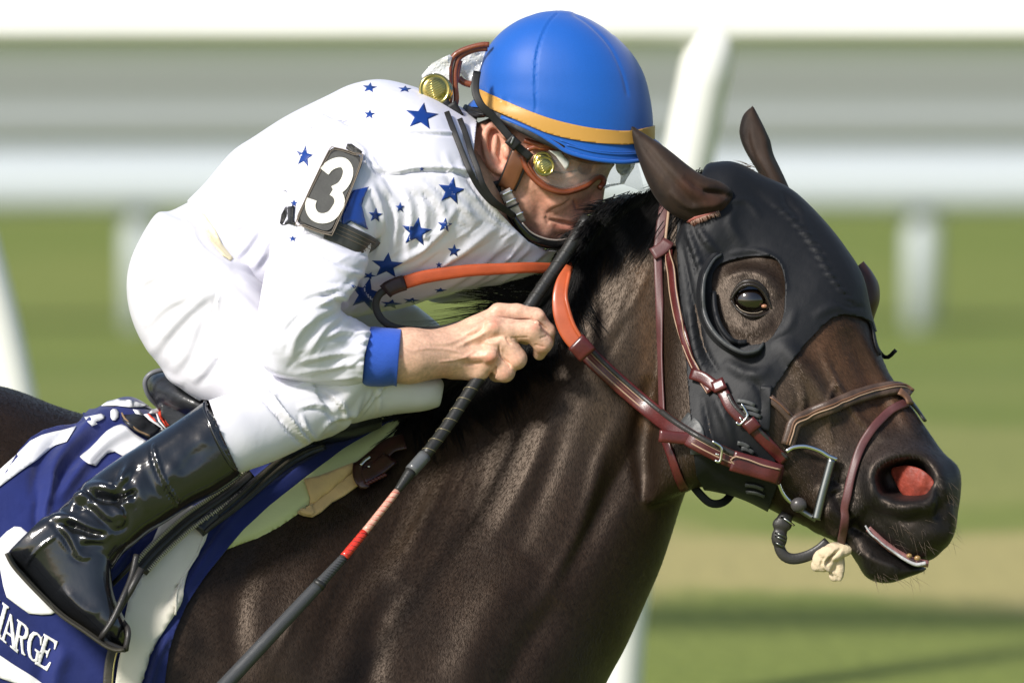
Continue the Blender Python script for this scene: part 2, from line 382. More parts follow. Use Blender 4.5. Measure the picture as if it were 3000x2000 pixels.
# ---- signed-distance modelling for skin (hands, face)
class SDF:
    def __init__(s, lo, hi, h):
        s.lo = np.array(lo, float); s.h = h; s.n = np.ceil((np.array(hi) - s.lo) / h).astype(int) + 1
        s.g = [s.lo[i] + np.arange(s.n[i]) * h for i in range(3)]; s.f = np.full(s.n, 1.0, np.float32)
    def _box(s, lo, hi):
        a = np.clip(np.floor((np.array(lo) - s.lo) / s.h).astype(int), 0, s.n); b = np.clip(np.ceil((np.array(hi) - s.lo) / s.h).astype(int) + 1, 0, s.n)
        return tuple(slice(a[i], b[i]) for i in range(3)), [s.g[i][a[i]:b[i]] for i in range(3)]
    def _comb(s, sl, d, k, sub):
        f = s.f[sl]; d = d.astype(np.float32)
        if sub: h = np.clip(.5 + .5 * (d + f) / k, 0, 1); s.f[sl] = -(d * (1 - h) - f * h - k * h * (1 - h))
        else: h = np.clip(.5 + .5 * (f - d) / k, 0, 1); s.f[sl] = f * (1 - h) + d * h - k * h * (1 - h)
    def cone(s, a, b, ra, rb, k=.006, sub=False):
        a = np.asarray(a, float); b = np.asarray(b, float); m = max(ra, rb) + 3 * k + .004
        sl, g = s._box(np.minimum(a, b) - m, np.maximum(a, b) + m)
        if min(len(x) for x in g) == 0: return
        X, Y, Z = np.meshgrid(*g, indexing='ij', sparse=True); ab = b - a; l2 = (ab ** 2).sum() + 1e-12
        t = np.clip(((X - a[0]) * ab[0] + (Y - a[1]) * ab[1] + (Z - a[2]) * ab[2]) / l2, 0, 1)
        d = np.sqrt((X - a[0] - t * ab[0]) ** 2 + (Y - a[1] - t * ab[1]) ** 2 + (Z - a[2] - t * ab[2]) ** 2) - (ra + (rb - ra) * t)
        s._comb(sl, d, k, sub)
    def ell(s, c, r, ang=0, k=.006, sub=False, yaw=0):
        c = np.asarray(c, float); r = np.asarray(r, float); m = r.max() + 3 * k + .004; sl, g = s._box(c - m, c + m)
        if min(len(x) for x in g) == 0: return
        X, Y, Z = np.meshgrid(*g, indexing='ij', sparse=True); X = X - c[0]; Y = Y - c[1]; Z = Z - c[2]
        a = math.radians(ang); u = X * math.cos(a) + Z * math.sin(a); w = -X * math.sin(a) + Z * math.cos(a); v = Y + 0 * u
        if yaw: q = math.radians(yaw); u, v = u * math.cos(q) + v * math.sin(q), -u * math.sin(q) + v * math.cos(q)
        k0 = np.sqrt((u / r[0]) ** 2 + (v / r[1]) ** 2 + (w / r[2]) ** 2); k1 = np.sqrt((u / r[0] ** 2) ** 2 + (v / r[1] ** 2) ** 2 + (w / r[2] ** 2) ** 2) + 1e-9
        s._comb(sl, k0 * (k0 - 1) / k1, k, sub)
    def chain(s, pts, rad, k=.006, sub=False):
        for i in range(len(pts) - 1): s.cone(pts[i], pts[i + 1], rad[i], rad[i + 1], k, sub)
    def mesh(s):
        f = s.f; ins = f < 0; n = f.shape
        c = np.zeros(tuple(x - 1 for x in n), np.int8)
        for i in (0, 1):
            for j in (0, 1):
                for k in (0, 1): c += ins[i:n[0] - 1 + i, j:n[1] - 1 + j, k:n[2] - 1 + k]
        act = np.argwhere((c > 0) & (c < 8)); idx = -np.ones(c.shape, np.int64); idx[tuple(act.T)] = np.arange(len(act))
        acc = np.zeros((len(act), 3)); cn = np.zeros(len(act))
        cor = [(i, j, k) for i in (0, 1) for j in (0, 1) for k in (0, 1)]
        for a in cor:
            for ax in range(3):
                if a[ax]: continue
                b = list(a); b[ax] = 1
                fa = f[act[:, 0] + a[0], act[:, 1] + a[1], act[:, 2] + a[2]]; fb = f[act[:, 0] + b[0], act[:, 1] + b[1], act[:, 2] + b[2]]
                m = (fa < 0) != (fb < 0); t = np.where(m, fa / np.where(fa == fb, 1, fa - fb), 0); p = np.tile(np.array(a, float), (len(act), 1)); p[:, ax] += t
                acc += p * m[:, None]; cn += m
        V = s.lo + (act + acc / cn[:, None]) * s.h; F = []
        for ax in range(3):
            sl0 = [slice(None)] * 3; sl1 = [slice(None)] * 3; sl0[ax] = slice(0, -1); sl1[ax] = slice(1, None)
            e = ins[tuple(sl0)] != ins[tuple(sl1)]; P = np.argwhere(e); u, v = [(1, 2), (2, 0), (0, 1)][ax]
            P = P[(P[:, u] > 0) & (P[:, v] > 0) & (P[:, u] < n[u] - 1) & (P[:, v] < n[v] - 1)]
            def at(du, dv):
                q = P.copy(); q[:, u] -= du; q[:, v] -= dv; return idx[tuple(q.T)]
            a, b, c2, d = at(1, 1), at(0, 1), at(0, 0), at(1, 0); fl = ins[tuple(P.T)]
            q = np.stack((a, b, c2, d), 1); q = np.where(fl[:, None], q, q[:, ::-1]); F.append(q)
        F = np.vstack(F); F = F[(F >= 0).all(1)]; F = np.vstack((F[:, [0, 1, 2]], F[:, [0, 2, 3]]))
        vol = (np.cross(V[F[:, 0]], V[F[:, 1]]) * V[F[:, 2]]).sum()
        return V, (F if vol > 0 else F[:, ::-1])
def relax(V, F, it=3, lam=.5):
    F = np.asarray(F); E = np.vstack((F[:, [0, 1]], F[:, [1, 2]], F[:, [2, 0]])); n = len(V); deg = np.bincount(E.ravel(), minlength=n)[:, None] + 1e-9
    for _ in range(it):
        A = np.zeros_like(V)
        for c in range(3): A[:, c] = np.bincount(E[:, 0], V[E[:, 1], c], n) + np.bincount(E[:, 1], V[E[:, 0], c], n)
        V = V + lam * (A / deg - V)
    return V
# ================================================================== the setting (world metres; z = 0 under the horse)
def grid_sheet(name, xs, ys, zf, mt, kind='structure'):
    V = [(x, y, zf(x, y)) for y in ys for x in xs]; n = len(xs)
    F = [(j * n + i, j * n + i + 1, (j + 1) * n + i + 1, (j + 1) * n + i) for j in range(len(ys) - 1) for i in range(n - 1)]
    return tagp(mesh(name, V, F, mt, world=True, origin=(0, 0, 0)), kind=kind)
def gz(x, y):          # level turf by the rail, then a bank falling to the lower infield
    if y < 9.5: return 0.0
    if y < 55: t = (y - 9.5) / 45.5; return -5.2 * (t * t * (3 - 2 * t) * .55 + t * .45)
    return -5.2
def ground_mat(name, c1, c2, c3, sc=1.0, dry=False):
    m = bpy.data.materials.new(name); m.use_nodes = True; N = m.node_tree.nodes; L = m.node_tree.links; b = N['Principled BSDF']
    tc = N.new('ShaderNodeTexCoord'); prev = None
    def nz(s, d, k):
        mp = N.new('ShaderNodeMapping'); mp.inputs['Scale'].default_value = s; mp.inputs['Location'].default_value = (k, k * 2, 0)
        L.new(tc.outputs['Object'], mp.inputs[0]); n = N.new('ShaderNodeTexNoise'); n.inputs['Scale'].default_value = 1; n.inputs['Detail'].default_value = d
        L.new(mp.outputs[0], n.inputs['Vector']); return n.outputs['Fac']
    r = N.new('ShaderNodeValToRGB'); L.new(nz((.05 * sc, .55 * sc, .5), 3, 3), r.inputs[0])
    r.color_ramp.elements[0].position = .42; r.color_ramp.elements[0].color = (*c1, 1); r.color_ramp.elements[1].position = .62; r.color_ramp.elements[1].color = (*c2, 1)
    r2 = N.new('ShaderNodeMix'); r2.data_type = 'RGBA'; f = nz((3, 5, 3), 6, 9); L.new(f, r2.inputs[0]); L.new(r.outputs[0], r2.inputs[6]); r2.inputs[7].default_value = (*c3, 1)
    out = r2.outputs[2]
    if dry:      # a worn, straw coloured strip in the grass some ten metres behind the horse
        sx = N.new('ShaderNodeSeparateXYZ'); L.new(tc.outputs['Object'], sx.inputs[0])
        ad = N.new('ShaderNodeMath'); ad.operation = 'MULTIPLY_ADD'; L.new(nz((1.1, .6, 1), 4, 5), ad.inputs[0]); ad.inputs[1].default_value = 3.2; L.new(sx.outputs[1], ad.inputs[2])
        for lo_, hi_, amt, col in ((11.1, 12.6, .66, (.46, .37, .17)), (13.8, 16.5, .35, (.34, .31, .12)), (24, 30, .25, (.30, .30, .12))):
            up_ = N.new('ShaderNodeMapRange'); up_.interpolation_type = 'SMOOTHSTEP'; L.new(ad.outputs[0], up_.inputs[0]); up_.inputs[1].default_value = lo_ - .35; up_.inputs[2].default_value = lo_ + .25
            dn = N.new('ShaderNodeMapRange'); dn.interpolation_type = 'SMOOTHSTEP'; L.new(ad.outputs[0], dn.inputs[0]); dn.inputs[1].default_value = hi_ + .5; dn.inputs[2].default_value = hi_ - .3
            m1 = N.new('ShaderNodeMath'); m1.operation = 'MULTIPLY'; L.new(up_.outputs[0], m1.inputs[0]); L.new(dn.outputs[0], m1.inputs[1])
            m2 = N.new('ShaderNodeMath'); m2.operation = 'MULTIPLY'; L.new(m1.outputs[0], m2.inputs[0]); m2.inputs[1].default_value = amt
            mm = N.new('ShaderNodeMix'); mm.data_type = 'RGBA'; L.new(m2.outputs[0], mm.inputs[0]); L.new(out, mm.inputs[6]); mm.inputs[7].default_value = (*col, 1); out = mm.outputs[2]
    L.new(out, b.inputs['Base Color']); b.inputs['Roughness'].default_value = .9; b.inputs['Specular IOR Level'].default_value = .2
    bp = N.new('ShaderNodeBump'); bp.inputs['Strength'].default_value = .6; bp.inputs['Distance'].default_value = .03; L.new(nz((18, 18, 18), 5, 1), bp.inputs['Height']); L.new(bp.outputs[0], b.inputs['Normal'])
    return m
turf_m = ground_mat('turf', (.145, .190, .038), (.205, .232, .060), (.17, .205, .048), dry=True)
dry_m = ground_mat('dry_turf', (.37, .31, .135), (.25, .25, .075), (.33, .29, .12), 1.6)
path_m = ground_mat('track_dirt', (.30, .315, .27), (.36, .37, .325), (.33, .34, .29))
xs = [-140, -60, -20, -6, 0, 6, 20, 60, 140]
grid_sheet('turf', xs, [-60, -20, 0, 4, 9.5, 14, 18, 22, 26, 30, 36, 42, 48, 55, 80, 140, 420], gz, turf_m)
# the dirt track and the strips of turf beyond it on the infield
grid_sheet('dirt_track', xs, [59.5, 66.9], lambda x, y: -5.196, path_m)
far_green = ground_mat('far_turf', (.17, .20, .11), (.20, .23, .13), (.18, .21, .12))
olive_g = ground_mat('olive_turf', (.165, .185, .125), (.19, .21, .145), (.175, .19, .13))  # dull olive grass colour for the darker infield bands
pale_g = ground_mat('pale_dirt', (.38, .40, .36), (.41, .43, .39), (.39, .41, .37))
for nm, a, b, m_ in (('far_turf', 61.0, 62.1, olive_g), ('pale_dirt', 62.1, 63.1, pale_g), ('far_turf', 63.15, 64.0, olive_g), ('far_turf', 64.9, 66.9, far_green)):
    grid_sheet(nm, xs, [a, b], lambda x, y: -5.19, m_)

white_m = mat('white_rail_plastic', (.80, .80, .77), .35, coat=.2, var=[(3, .03, 3)])
def wtube(P, r, k=14):
    P = np.asarray(P, float); n = len(P); T = np.gradient(P, axis=0); T /= np.linalg.norm(T, axis=1, keepdims=True); A = np.cross(T, (0, 1.0, .01)); A /= np.linalg.norm(A, axis=1, keepdims=True); B = np.cross(T, A)
    a = np.linspace(0, 2 * math.pi, k, endpoint=False); V = (P[:, None] + r * (A[:, None] * np.cos(a)[None, :, None] + B[:, None] * np.sin(a)[None, :, None])).reshape(-1, 3)
    F = [(i * k + j, i * k + (j + 1) % k, (i + 1) * k + (j + 1) % k, (i + 1) * k + j) for i in range(n - 1) for j in range(k)] + [tuple(range(k))[::-1], tuple((n - 1) * k + j for j in range(k))]
    return V, F
# near running rail, 8 m behind the horse
YR = 8.0; HR = 1.355
nr = rootw('running_rail', (0, YR, 0), 'white running rail with leaning posts just behind the galloping horse', 'rail fence')
# flat-topped aerofoil cover: section in y,z swept along x
sec = [(-.10, .00), (-.115, .03), (-.10, .075), (-.05, .125), (.04, .15), (.10, .12), (.12, .05), (.10, .0), (.0, -.012)]
V = []; F = []; xr = np.linspace(-30, 30, 41)
for x in xr: V += [(x, YR + a, HR - .055 + b) for a, b in sec]
n = len(sec)
for i in range(len(xr) - 1): F += [(i * n + j, i * n + (j + 1) % n, (i + 1) * n + (j + 1) % n, (i + 1) * n + j) for j in range(n)]
mesh('top_rail', V, F, white_m, nr, world=True)
def lean(x0, xt): return [(x0 + (xt - x0) * (t ** 1.5), YR - .068, -.1 + (HR + .10) * t) for t in np.linspace(0, 1, 12)]
for bx in (.195, 5.0, 9.8, -5.0, -10.0):
    mesh('post', *wtube(lean(bx, bx + .20), .050), white_m, nr, world=True)
# bent post at the left edge
V, F = wtube([(-.93 - .42 * max(0, (t - .38)) ** 1.5, YR - .25, -.1 + 1.36 * t) for t in np.linspace(0, 1, 16)], .042)
tagp(mesh('curved_post', V, F, white_m, world=True), 'white curved post leaning left at the far left edge of the photo', 'post')
# far rail on the infield
fr = rootw('far_rail', (0, 52, -5.0), 'pale blurred rail across the infield with evenly spaced posts', 'rail fence')
YF = 52.5; zf = gz(0, YF)
V = []; F = []
for x in np.linspace(-60, 60, 21): V += [(x, YF + a * 1.2, zf + .60 + b * 1.75) for a, b in sec]
for i in range(20): F += [(i * n + j, i * n + (j + 1) % n, (i + 1) * n + (j + 1) % n, (i + 1) * n + j) for j in range(n)]
far_m = mat('far_rail_paint', (.46, .50, .51), .5)
mesh('top_rail', V, F, far_m, fr, world=True)
for i in range(-9, 10):
    x = -1.70 + 3.57 * i
    V, F = wtube([(x, YF, zf - .05), (x, YF, zf + .3), (x, YF, zf + .62)], .072)
    mesh('post', V, F, far_m, fr, world=True)
# ================================================================== the horse
coat_m = mat('dark_bay_coat', vcol=True, rough=.45, spec=.50, tint=(.96, .78, .64), sheen=0,
             var=[((14, 14, 5), .34, 5, (0, 22, 0)), ((420, 420, 60), .34, 2, (0, 24, 0)), (26, .12, 4)],
             bump=[((520, 520, 46), .42, 3, (0, 24, 0), .0008), ((60, 60, 18), .22, 3, (0, 20, 0), .0020)])
horse = root('horse', px(600, 1300, 0), 'dark bay racehorse in full gallop with a black hood, seen from the shoulder forward', 'horse')
head_rows = [
 (2075, 487, 1915, 900, .080, .00, 2.1, 0, 0), (2150, 484, 1890, 1180, .093, -.01, 2.2, 0, 0),
 (2240, 527, 1868, 1380, .096, -.02, 2.3, -.05, 4), (2319, 565, 1880, 1488, .097, -.03, 2.4, 0, 8),
 (2400, 642, 1950, 1462, .098, -.04, 2.5, .05, 11), (2470, 730, 2040, 1414, .100, -.05, 2.6, .10, 13),
 (2521, 815, 2110, 1425, .094, -.06, 2.6, .08, 13), (2549, 935, 2190, 1455, .082, -.07, 2.5, 0, 12),
 (2599, 1080, 2290, 1508, .070, -.08, 2.5, -.10, 11), (2655, 1165, 2380, 1550, .062, -.09, 2.5, -.12, 11),
 (2708, 1250, 2440, 1575, .058, -.10, 2.4, -.10, 11), (2756, 1325, 2487, 1545, .058, -.10, 2.4, 0, 12),
 (2806, 1372, 2570, 1590, .062, -.105, 2.4, 0, 12), (2812, 1440, 2650, 1640, .058, -.108, 2.2, 0, 12),
 (2798, 1530, 2705, 1642, .047, -.108, 2.0, 0, 12), (2778, 1592, 2738, 1632, .024, -.108, 2.0, 0, 12)]
jaw_rows = [(2390, 1430, 2375, 1553, .040, -.09), (2485, 1518, 2470, 1598, .042, -.095), (2524, 1540, 2508, 1645, .044, -.10),
            (2584, 1590, 2540, 1692, .045, -.105), (2648, 1637, 2600, 1708, .041, -.108), (2698, 1660, 2665, 1688, .028, -.108), (2718, 1664, 2708, 1672, .012, -.108)]
neck_rows = [
 (2115, 520, 2000, 1440, .080, -.01, 2.0, -.2, 0), (1990, 560, 1975, 1540, .082, .0, 2.1, -.25, 0), (1865, 600, 1938, 1655, .086, .0, 2.1, -.3, 0),
 (1750, 690, 1893, 1760, .095, .0, 2.1, -.35, 0), (1620, 850, 1835, 1890, .112, .0, 2.1, -.4, 0), (1480, 1010, 1776, 2000, .133, .0, 2.1, -.45, 0),
 (1330, 1130, 1700, 2160, .160, .0, 2.2, -.5, 0), (1180, 1225, 1560, 2400, .205, .0, 2.2, -.5, 0), (1000, 1275, 1300, 2600, .245, .0, 2.3, -.45, 0),
 (750, 1288, 1000, 2680, .268, .0, 2.3, -.3, 0), (450, 1262, 600, 2700, .280, .0, 2.3, -.15, 0), (200, 1200, 200, 2650, .285, .0, 2.3, -.05, 0),
 (0, 1130, -150, 2550, .285, .0, 2.3, 0, 0), (-300, 1090, -500, 2450, .275, .0, 2.3, 0, 0), (-600, 1130, -750, 2350, .245, .0, 2.2, 0, 0), (-780, 1230, -860, 2200, .19, .0, 2.1, 0, 0), (-880, 1400, -910, 1950, .11, .0, 2.0, 0, 0), (-925, 1560, -930, 1750, .04, 0, 2.0, 0, 0)]
def leg(pts, rad, m=6):
    rows = sp_st([tuple(p) + (r,) for p, r in zip(pts, rad)], m); V, F = tube(rows[:, :3], rows[:, 3], 16); return V, F
def LP(X, Y, y): return tuple(px(X, Y, y))
legs = [leg([LP(1250, 2250, -.13), LP(1420, 2700, -.13), LP(1750, 3050, -.12), LP(2150, 3250, -.12), LP(2350, 3330, -.12), LP(2480, 3420, -.12)], [.14, .085, .05, .036, .036, .05]),
        leg([LP(1250, 2250, .13), LP(1300, 2800, .13), LP(1350, 3200, .13), LP(1050, 3420, .13), LP(900, 3400, .13), LP(820, 3300, .13)], [.14, .085, .05, .036, .036, .05]),
        leg([LP(-550, 1900, -.14), LP(-420, 2500, -.15), LP(-620, 2900, -.14), LP(-300, 3300, -.13), LP(-150, 3460, -.13)], [.19, .12, .055, .038, .05]),
        leg([LP(-550, 1900, .14), LP(-500, 2500, .15), LP(-800, 2850, .14), LP(-900, 3350, .13), LP(-800, 3520, .13)], [.19, .12, .055, .038, .05])]
HV, HF = remesh([loft(neck_rows, 64, 8), loft(head_rows, 56, 8), loft(jaw_rows, 32, 8)] + legs + [ellipsoid(px(-560, 1880, s_ * .12), (.25, .15, .30), n=32) for s_ in (-1, 1)] + [ellipsoid(px(1200, 2150, s_ * .10), (.17, .13, .26), n=32) for s_ in (-1, 1)], .0038, 7)
H = Sculpt(HV, HF)
S = H.stroke; B_ = H.blob
# --- head
B_((2165, 1180), 185, .012); B_((2010, 1330), 110, .010)                     # masseter
S([(1905, 1100), (1880, 1300), (1900, 1460)], 26, -.010, taper=.2)            # behind the jaw
S([(2285, 1000), (2370, 1110), (2450, 1240)], 26, .010, taper=.3)             # facial crest
S([(2330, 1180), (2400, 1320), (2430, 1450)], 40, -.008, taper=.4)            # hollow of cheek
S([(2470, 960), (2560, 1130), (2650, 1290)], 30, -.006, taper=.3)             # beside the nasal bone
S([(2500, 940), (2590, 1120), (2690, 1300)], 16, .004, taper=.3)
S([(2400, 1010), (2440, 1110), (2520, 1230), (2600, 1290)], 11, .0055, taper=.3)   # vein
S([(2450, 1110), (2420, 1190), (2440, 1300)], 8, .0045, taper=.3)
S([(2330, 1090), (2350, 1180), (2330, 1260)], 10, .0050, taper=.4)
B_((2205, 868), 125, .014); B_((2190, 775), 48, -.007); B_((2110, 760), 55, -.008)    # orbit, hollow above
S([(2120, 815), (2190, 800), (2250, 830), (2290, 880)], 22, .009, taper=.3)   # brow
S([(2140, 950), (2200, 975), (2270, 950)], 22, .004, taper=.3)
H.refresh()
eye_open = zz(1900, 550, .3189, [(785, 1025), (825, 965), (870, 930), (930, 918), (990, 935), (1035, 985), (1070, 1050), (1108, 1108), (1050, 1140), (980, 1160), (900, 1150), (830, 1095)])
sd = poly_sd(H.Q, eye_open); nr_ = (H.N[:, 1] < .3)
H.V[:, 1] += np.where(nr_, .016 / (1 + np.exp(-(sd - 2) / 3)), 0)
# nostril
nos = spline(zz(2100, 950, .5102, [(930, 870), (990, 812), (1090, 792), (1165, 812), (1225, 885), (1205, 975), (1125, 1000), (1040, 1000), (950, 960)]), 60, closed=True)
H.refresh(); sdn = poly_sd(H.Q, nos); nrm = (H.N[:, 1] < .35)
H.V[:, 1] -= np.where(nrm, .020 * np.exp(-((sdn + 26) / 30) ** 2), 0)
B_((2650, 1400), 120, .010)
H.V[:, 1] += np.where(nrm, .040 / (1 + np.exp(-(sdn - 3) / 4)), 0)
S([(2560, 1440), (2590, 1500), (2660, 1520), (2720, 1490)], 16, -.007, taper=.3)
S([(2520, 1360), (2545, 1480), (2620, 1570)], 18, -.005, taper=.3)
S([(2745, 1400), (2752, 1480), (2735, 1520)], 13, -.010, taper=.3)
S([(2770, 1470), (2780, 1540), (2755, 1600)], 18, .005, taper=.3)
B_((2690, 1590), 50, .006); B_((2740, 1560), 30, .005)
S([(2440, 1440), (2475, 1500), (2520, 1540)], 12, -.006, taper=.3)            # corner of mouth
B_((2425, 1500), 34, .010); B_((2450, 1390), 30, -.006); B_((2415, 1440), 20, .006)
S([(2430, 1450), (2460, 1440), (2480, 1430)], 8, -.006); S([(2440, 1400), (2465, 1420), (2478, 1400)], 8, -.006)
S([(2500, 1600), (2560, 1640), (2640, 1668)], 11, .004, taper=.2)
H.refresh()
# --- neck and shoulder
NK = .72
def S2(p, r, h, **k): H.stroke(p, r * 1.15, h * NK, **k)
S2([(1930, 700), (1800, 950), (1640, 1250), (1480, 1560)], 90, .010, taper=.4)
S2([(1900, 1180), (1850, 1330), (1760, 1500), (1640, 1720)], 34, -.016, taper=.35)       # jugular groove
S2([(1830, 1200), (1766, 1330), (1700, 1545), (1560, 1800)], 20, .007, taper=.3)
S2([(1700, 1130), (1600, 1400), (1500, 1640)], 30, -.006, taper=.4)
S2([(1620, 1180), (1560, 1370), (1420, 1620)], 26, .005, taper=.4)
S2([(1460, 1250), (1400, 1450), (1300, 1650)], 26, -.005, taper=.4)
S2([(1350, 1330), (1260, 1520), (1130, 1750)], 30, .006, taper=.4)
S2([(1240, 1400), (1150, 1560), (1010, 1760), (900, 1990)], 34, -.007, taper=.3)
S2([(790, 1590), (712, 1700), (692, 1850), (715, 2000)], 34, -.0055, taper=.3)
S2([(850, 1600), (770, 1720), (750, 1860), (780, 2000)], 44, .005, taper=.3)
S2([(1000, 1480), (900, 1700), (860, 2000)], 80, .014, taper=.3)
S2([(1180, 1700), (1100, 1850), (1060, 2100)], 40, -.012, taper=.3)
S2([(1560, 1640), (1420, 1830), (1320, 2100)], 60, .014, taper=.3)
S2([(1640, 1760), (1530, 1920), (1450, 2100)], 36, -.012, taper=.3)
for k in range(16):
    x = 1560 - k * 42 + random.uniform(-12, 12); y = 1130 + k * 34
    S2([(x, y), (x - 70, y + 170), (x - 150, y + 330)], random.uniform(8, 15), random.uniform(-.0022, .0024), taper=.4)
for k in range(10):
    x = 1900 + random.uniform(-60, 40); y = 760 + k * 60
    S2([(x, y), (x - 50, y + 120), (x - 130, y + 240)], random.uniform(9, 16), random.uniform(-.002, .002), taper=.4)
H.refresh()
# coat colour
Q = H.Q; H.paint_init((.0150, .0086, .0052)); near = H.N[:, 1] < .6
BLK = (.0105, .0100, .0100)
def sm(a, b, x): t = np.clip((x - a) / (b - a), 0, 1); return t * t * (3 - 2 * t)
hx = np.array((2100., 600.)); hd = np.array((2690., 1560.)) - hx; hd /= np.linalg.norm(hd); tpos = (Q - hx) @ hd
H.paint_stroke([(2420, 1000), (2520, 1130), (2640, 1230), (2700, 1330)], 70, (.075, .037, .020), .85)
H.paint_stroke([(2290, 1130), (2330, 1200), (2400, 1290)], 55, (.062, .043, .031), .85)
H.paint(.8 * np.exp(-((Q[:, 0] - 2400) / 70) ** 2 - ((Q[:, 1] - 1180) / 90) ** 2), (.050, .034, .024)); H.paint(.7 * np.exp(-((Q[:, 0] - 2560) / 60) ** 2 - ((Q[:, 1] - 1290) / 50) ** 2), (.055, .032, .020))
H.paint_stroke([(1880, 760), (1800, 1000), (1760, 1250)], 80, (.034, .023, .014), .7)
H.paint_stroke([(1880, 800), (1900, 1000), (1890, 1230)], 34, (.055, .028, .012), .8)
H.paint(sm(640, 800, tpos) * (sm(-260, -160, -(Q[:, 0] - 2450)) + 0 * tpos) * 0 + sm(740, 900, tpos) * sm(2380, 2480, Q[:, 0]), (.0095, .0088, .0090))
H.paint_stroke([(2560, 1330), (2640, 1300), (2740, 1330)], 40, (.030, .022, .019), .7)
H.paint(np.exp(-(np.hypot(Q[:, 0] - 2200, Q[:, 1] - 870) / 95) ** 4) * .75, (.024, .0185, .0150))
H.paint_stroke([(1740, 700), (1600, 880), (1450, 1030), (1200, 1230)], 45, BLK, .9)
H.paint(sm(-2, 4, sd) * nr_, (.004, .003, .003)); H.paint(sm(6, 0, np.abs(sd + 3)) * nr_ * .9, (.006, .005, .005))
H.paint(sm(-8, 10, sdn) * nrm, (.020, .012, .011))
pk = zz(2100, 950, .5102, [(1000, 835), (1060, 812), (1110, 812), (1180, 835), (1245, 900), (1225, 975), (1140, 1012), (1075, 985), (1035, 925)])
H.paint(sm(1300, 1900, Q[:, 1] - .9 * (Q[:, 0] - 1500) * 0 - 400) * 0, BLK)
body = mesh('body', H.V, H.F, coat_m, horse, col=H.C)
# the short coat itself: fine hairs lying along the body
rg = np.random.RandomState(5)
ok = (H.N[:, 1] < .35) & (H.Q[:, 0] > -60) & (H.Q[:, 0] < 2860) & (H.Q[:, 1] < 2080) & (poly_sd(H.Q, eye_open) < -6) & (sdn < -14)
ok &= ~((H.Q[:, 0] > 2480) & (H.Q[:, 1] > 1480) & (rg.rand(len(H.Q)) < .75)); I = np.nonzero(ok)[0]; I = rg.choice(I, min(150000, int(len(I) * 1.6)))
hw = (sm(1900, 2010, H.Q[I, 0]) * sm(1640, 1540, H.Q[I, 1]))[:, None]
d = hw * np.array((.50, 0, -.86)) + (1 - hw) * np.array((-.42, 0, -.90)); wv = .25 * np.sin(H.Q[I, 0] * .011 + H.Q[I, 1] * .006) + rg.normal(0, .16, len(I))
d = np.stack((d[:, 0] * np.cos(wv) - d[:, 2] * np.sin(wv), d[:, 1], d[:, 0] * np.sin(wv) + d[:, 2] * np.cos(wv)), -1); n_ = H.N[I]; d -= (d * n_).sum(1)[:, None] * n_; d /= np.linalg.norm(d, axis=1, keepdims=True) + 1e-9
L_ = rg.uniform(.0045, .0085, len(I))[:, None]; side_ = np.cross(d, n_) * rg.uniform(.00016, .00030, len(I))[:, None]; p0 = H.V[I] + rg.normal(0, .0013, (len(I), 3)); p0 -= ((p0 - H.V[I]) * n_).sum(1)[:, None] * n_; p0 -= n_ * .0003
p1 = p0 + d * L_ * .55 + n_ * .0011; p2 = p0 + d * L_ + n_ * rg.uniform(.0008, .0020, len(I))[:, None]
V = np.stack((p0 - side_, p0 + side_, p1 + side_ * .8, p1 - side_ * .8, p2), 1).reshape(-1, 3); b_ = np.arange(len(I))[:, None] * 5
F = (b_ + np.array([0, 1, 2, 3])).tolist() + (b_ + np.array([3, 2, 4])).tolist(); cc_ = H.C[I] * rg.uniform(.7, 1.9, len(I))[:, None] + .0015
hair_m = mat('short_coat_hair', vcol=True, rough=.42, spec=.5, tint=(.96, .80, .66)); mesh('short_coat', V, F, hair_m, horse, col=np.repeat(cc_, 5, 0))['kind'] = 'stuff'
tl = []
for k in range(700):
    y0 = random.gauss(0, .018); L = random.uniform(.45, .75); a = random.gauss(.55, .12); P = []; p = px(-900 + random.uniform(-15, 15), 1560 + random.uniform(-20, 30), y0)
    for q in range(9): P.append(p.copy()); aa = a + .9 * q / 8; p = p + np.array((-math.cos(aa), y0 * .6 + .02 * math.sin(k), -math.sin(aa))) * L / 8
    tl.append(P)
tail_m = mat('black_tail_hair', (.006, .0055, .0055), .45); V, F = hairs(tl, [.0009] * len(tl)); mesh('tail', V, F, tail_m, horse)
HB = bvh_of(H.V, H.F)
ny_ = hit(HB, 2560, 1400)[0].y
nl_m = mat('pink_nostril_lining', (.21, .034, .020), .55, sss=.0, var=[(60, .45, 3)], bump=[(120, .5, 3, (0, 0, 0), .003)])
V, F = decal([tuple(q) for q in spline(pk, 40, closed=True)], lambda X, Y: ny_ + .021 - .00034 * (X - 2672) + .0000022 * ((X - 2665) ** 2 + (Y - 1405) ** 2) + .0012 * math.sin(X * .12 + Y * .05), 0, .001, 6); mesh('nostril_lining', V, F, nl_m, horse)
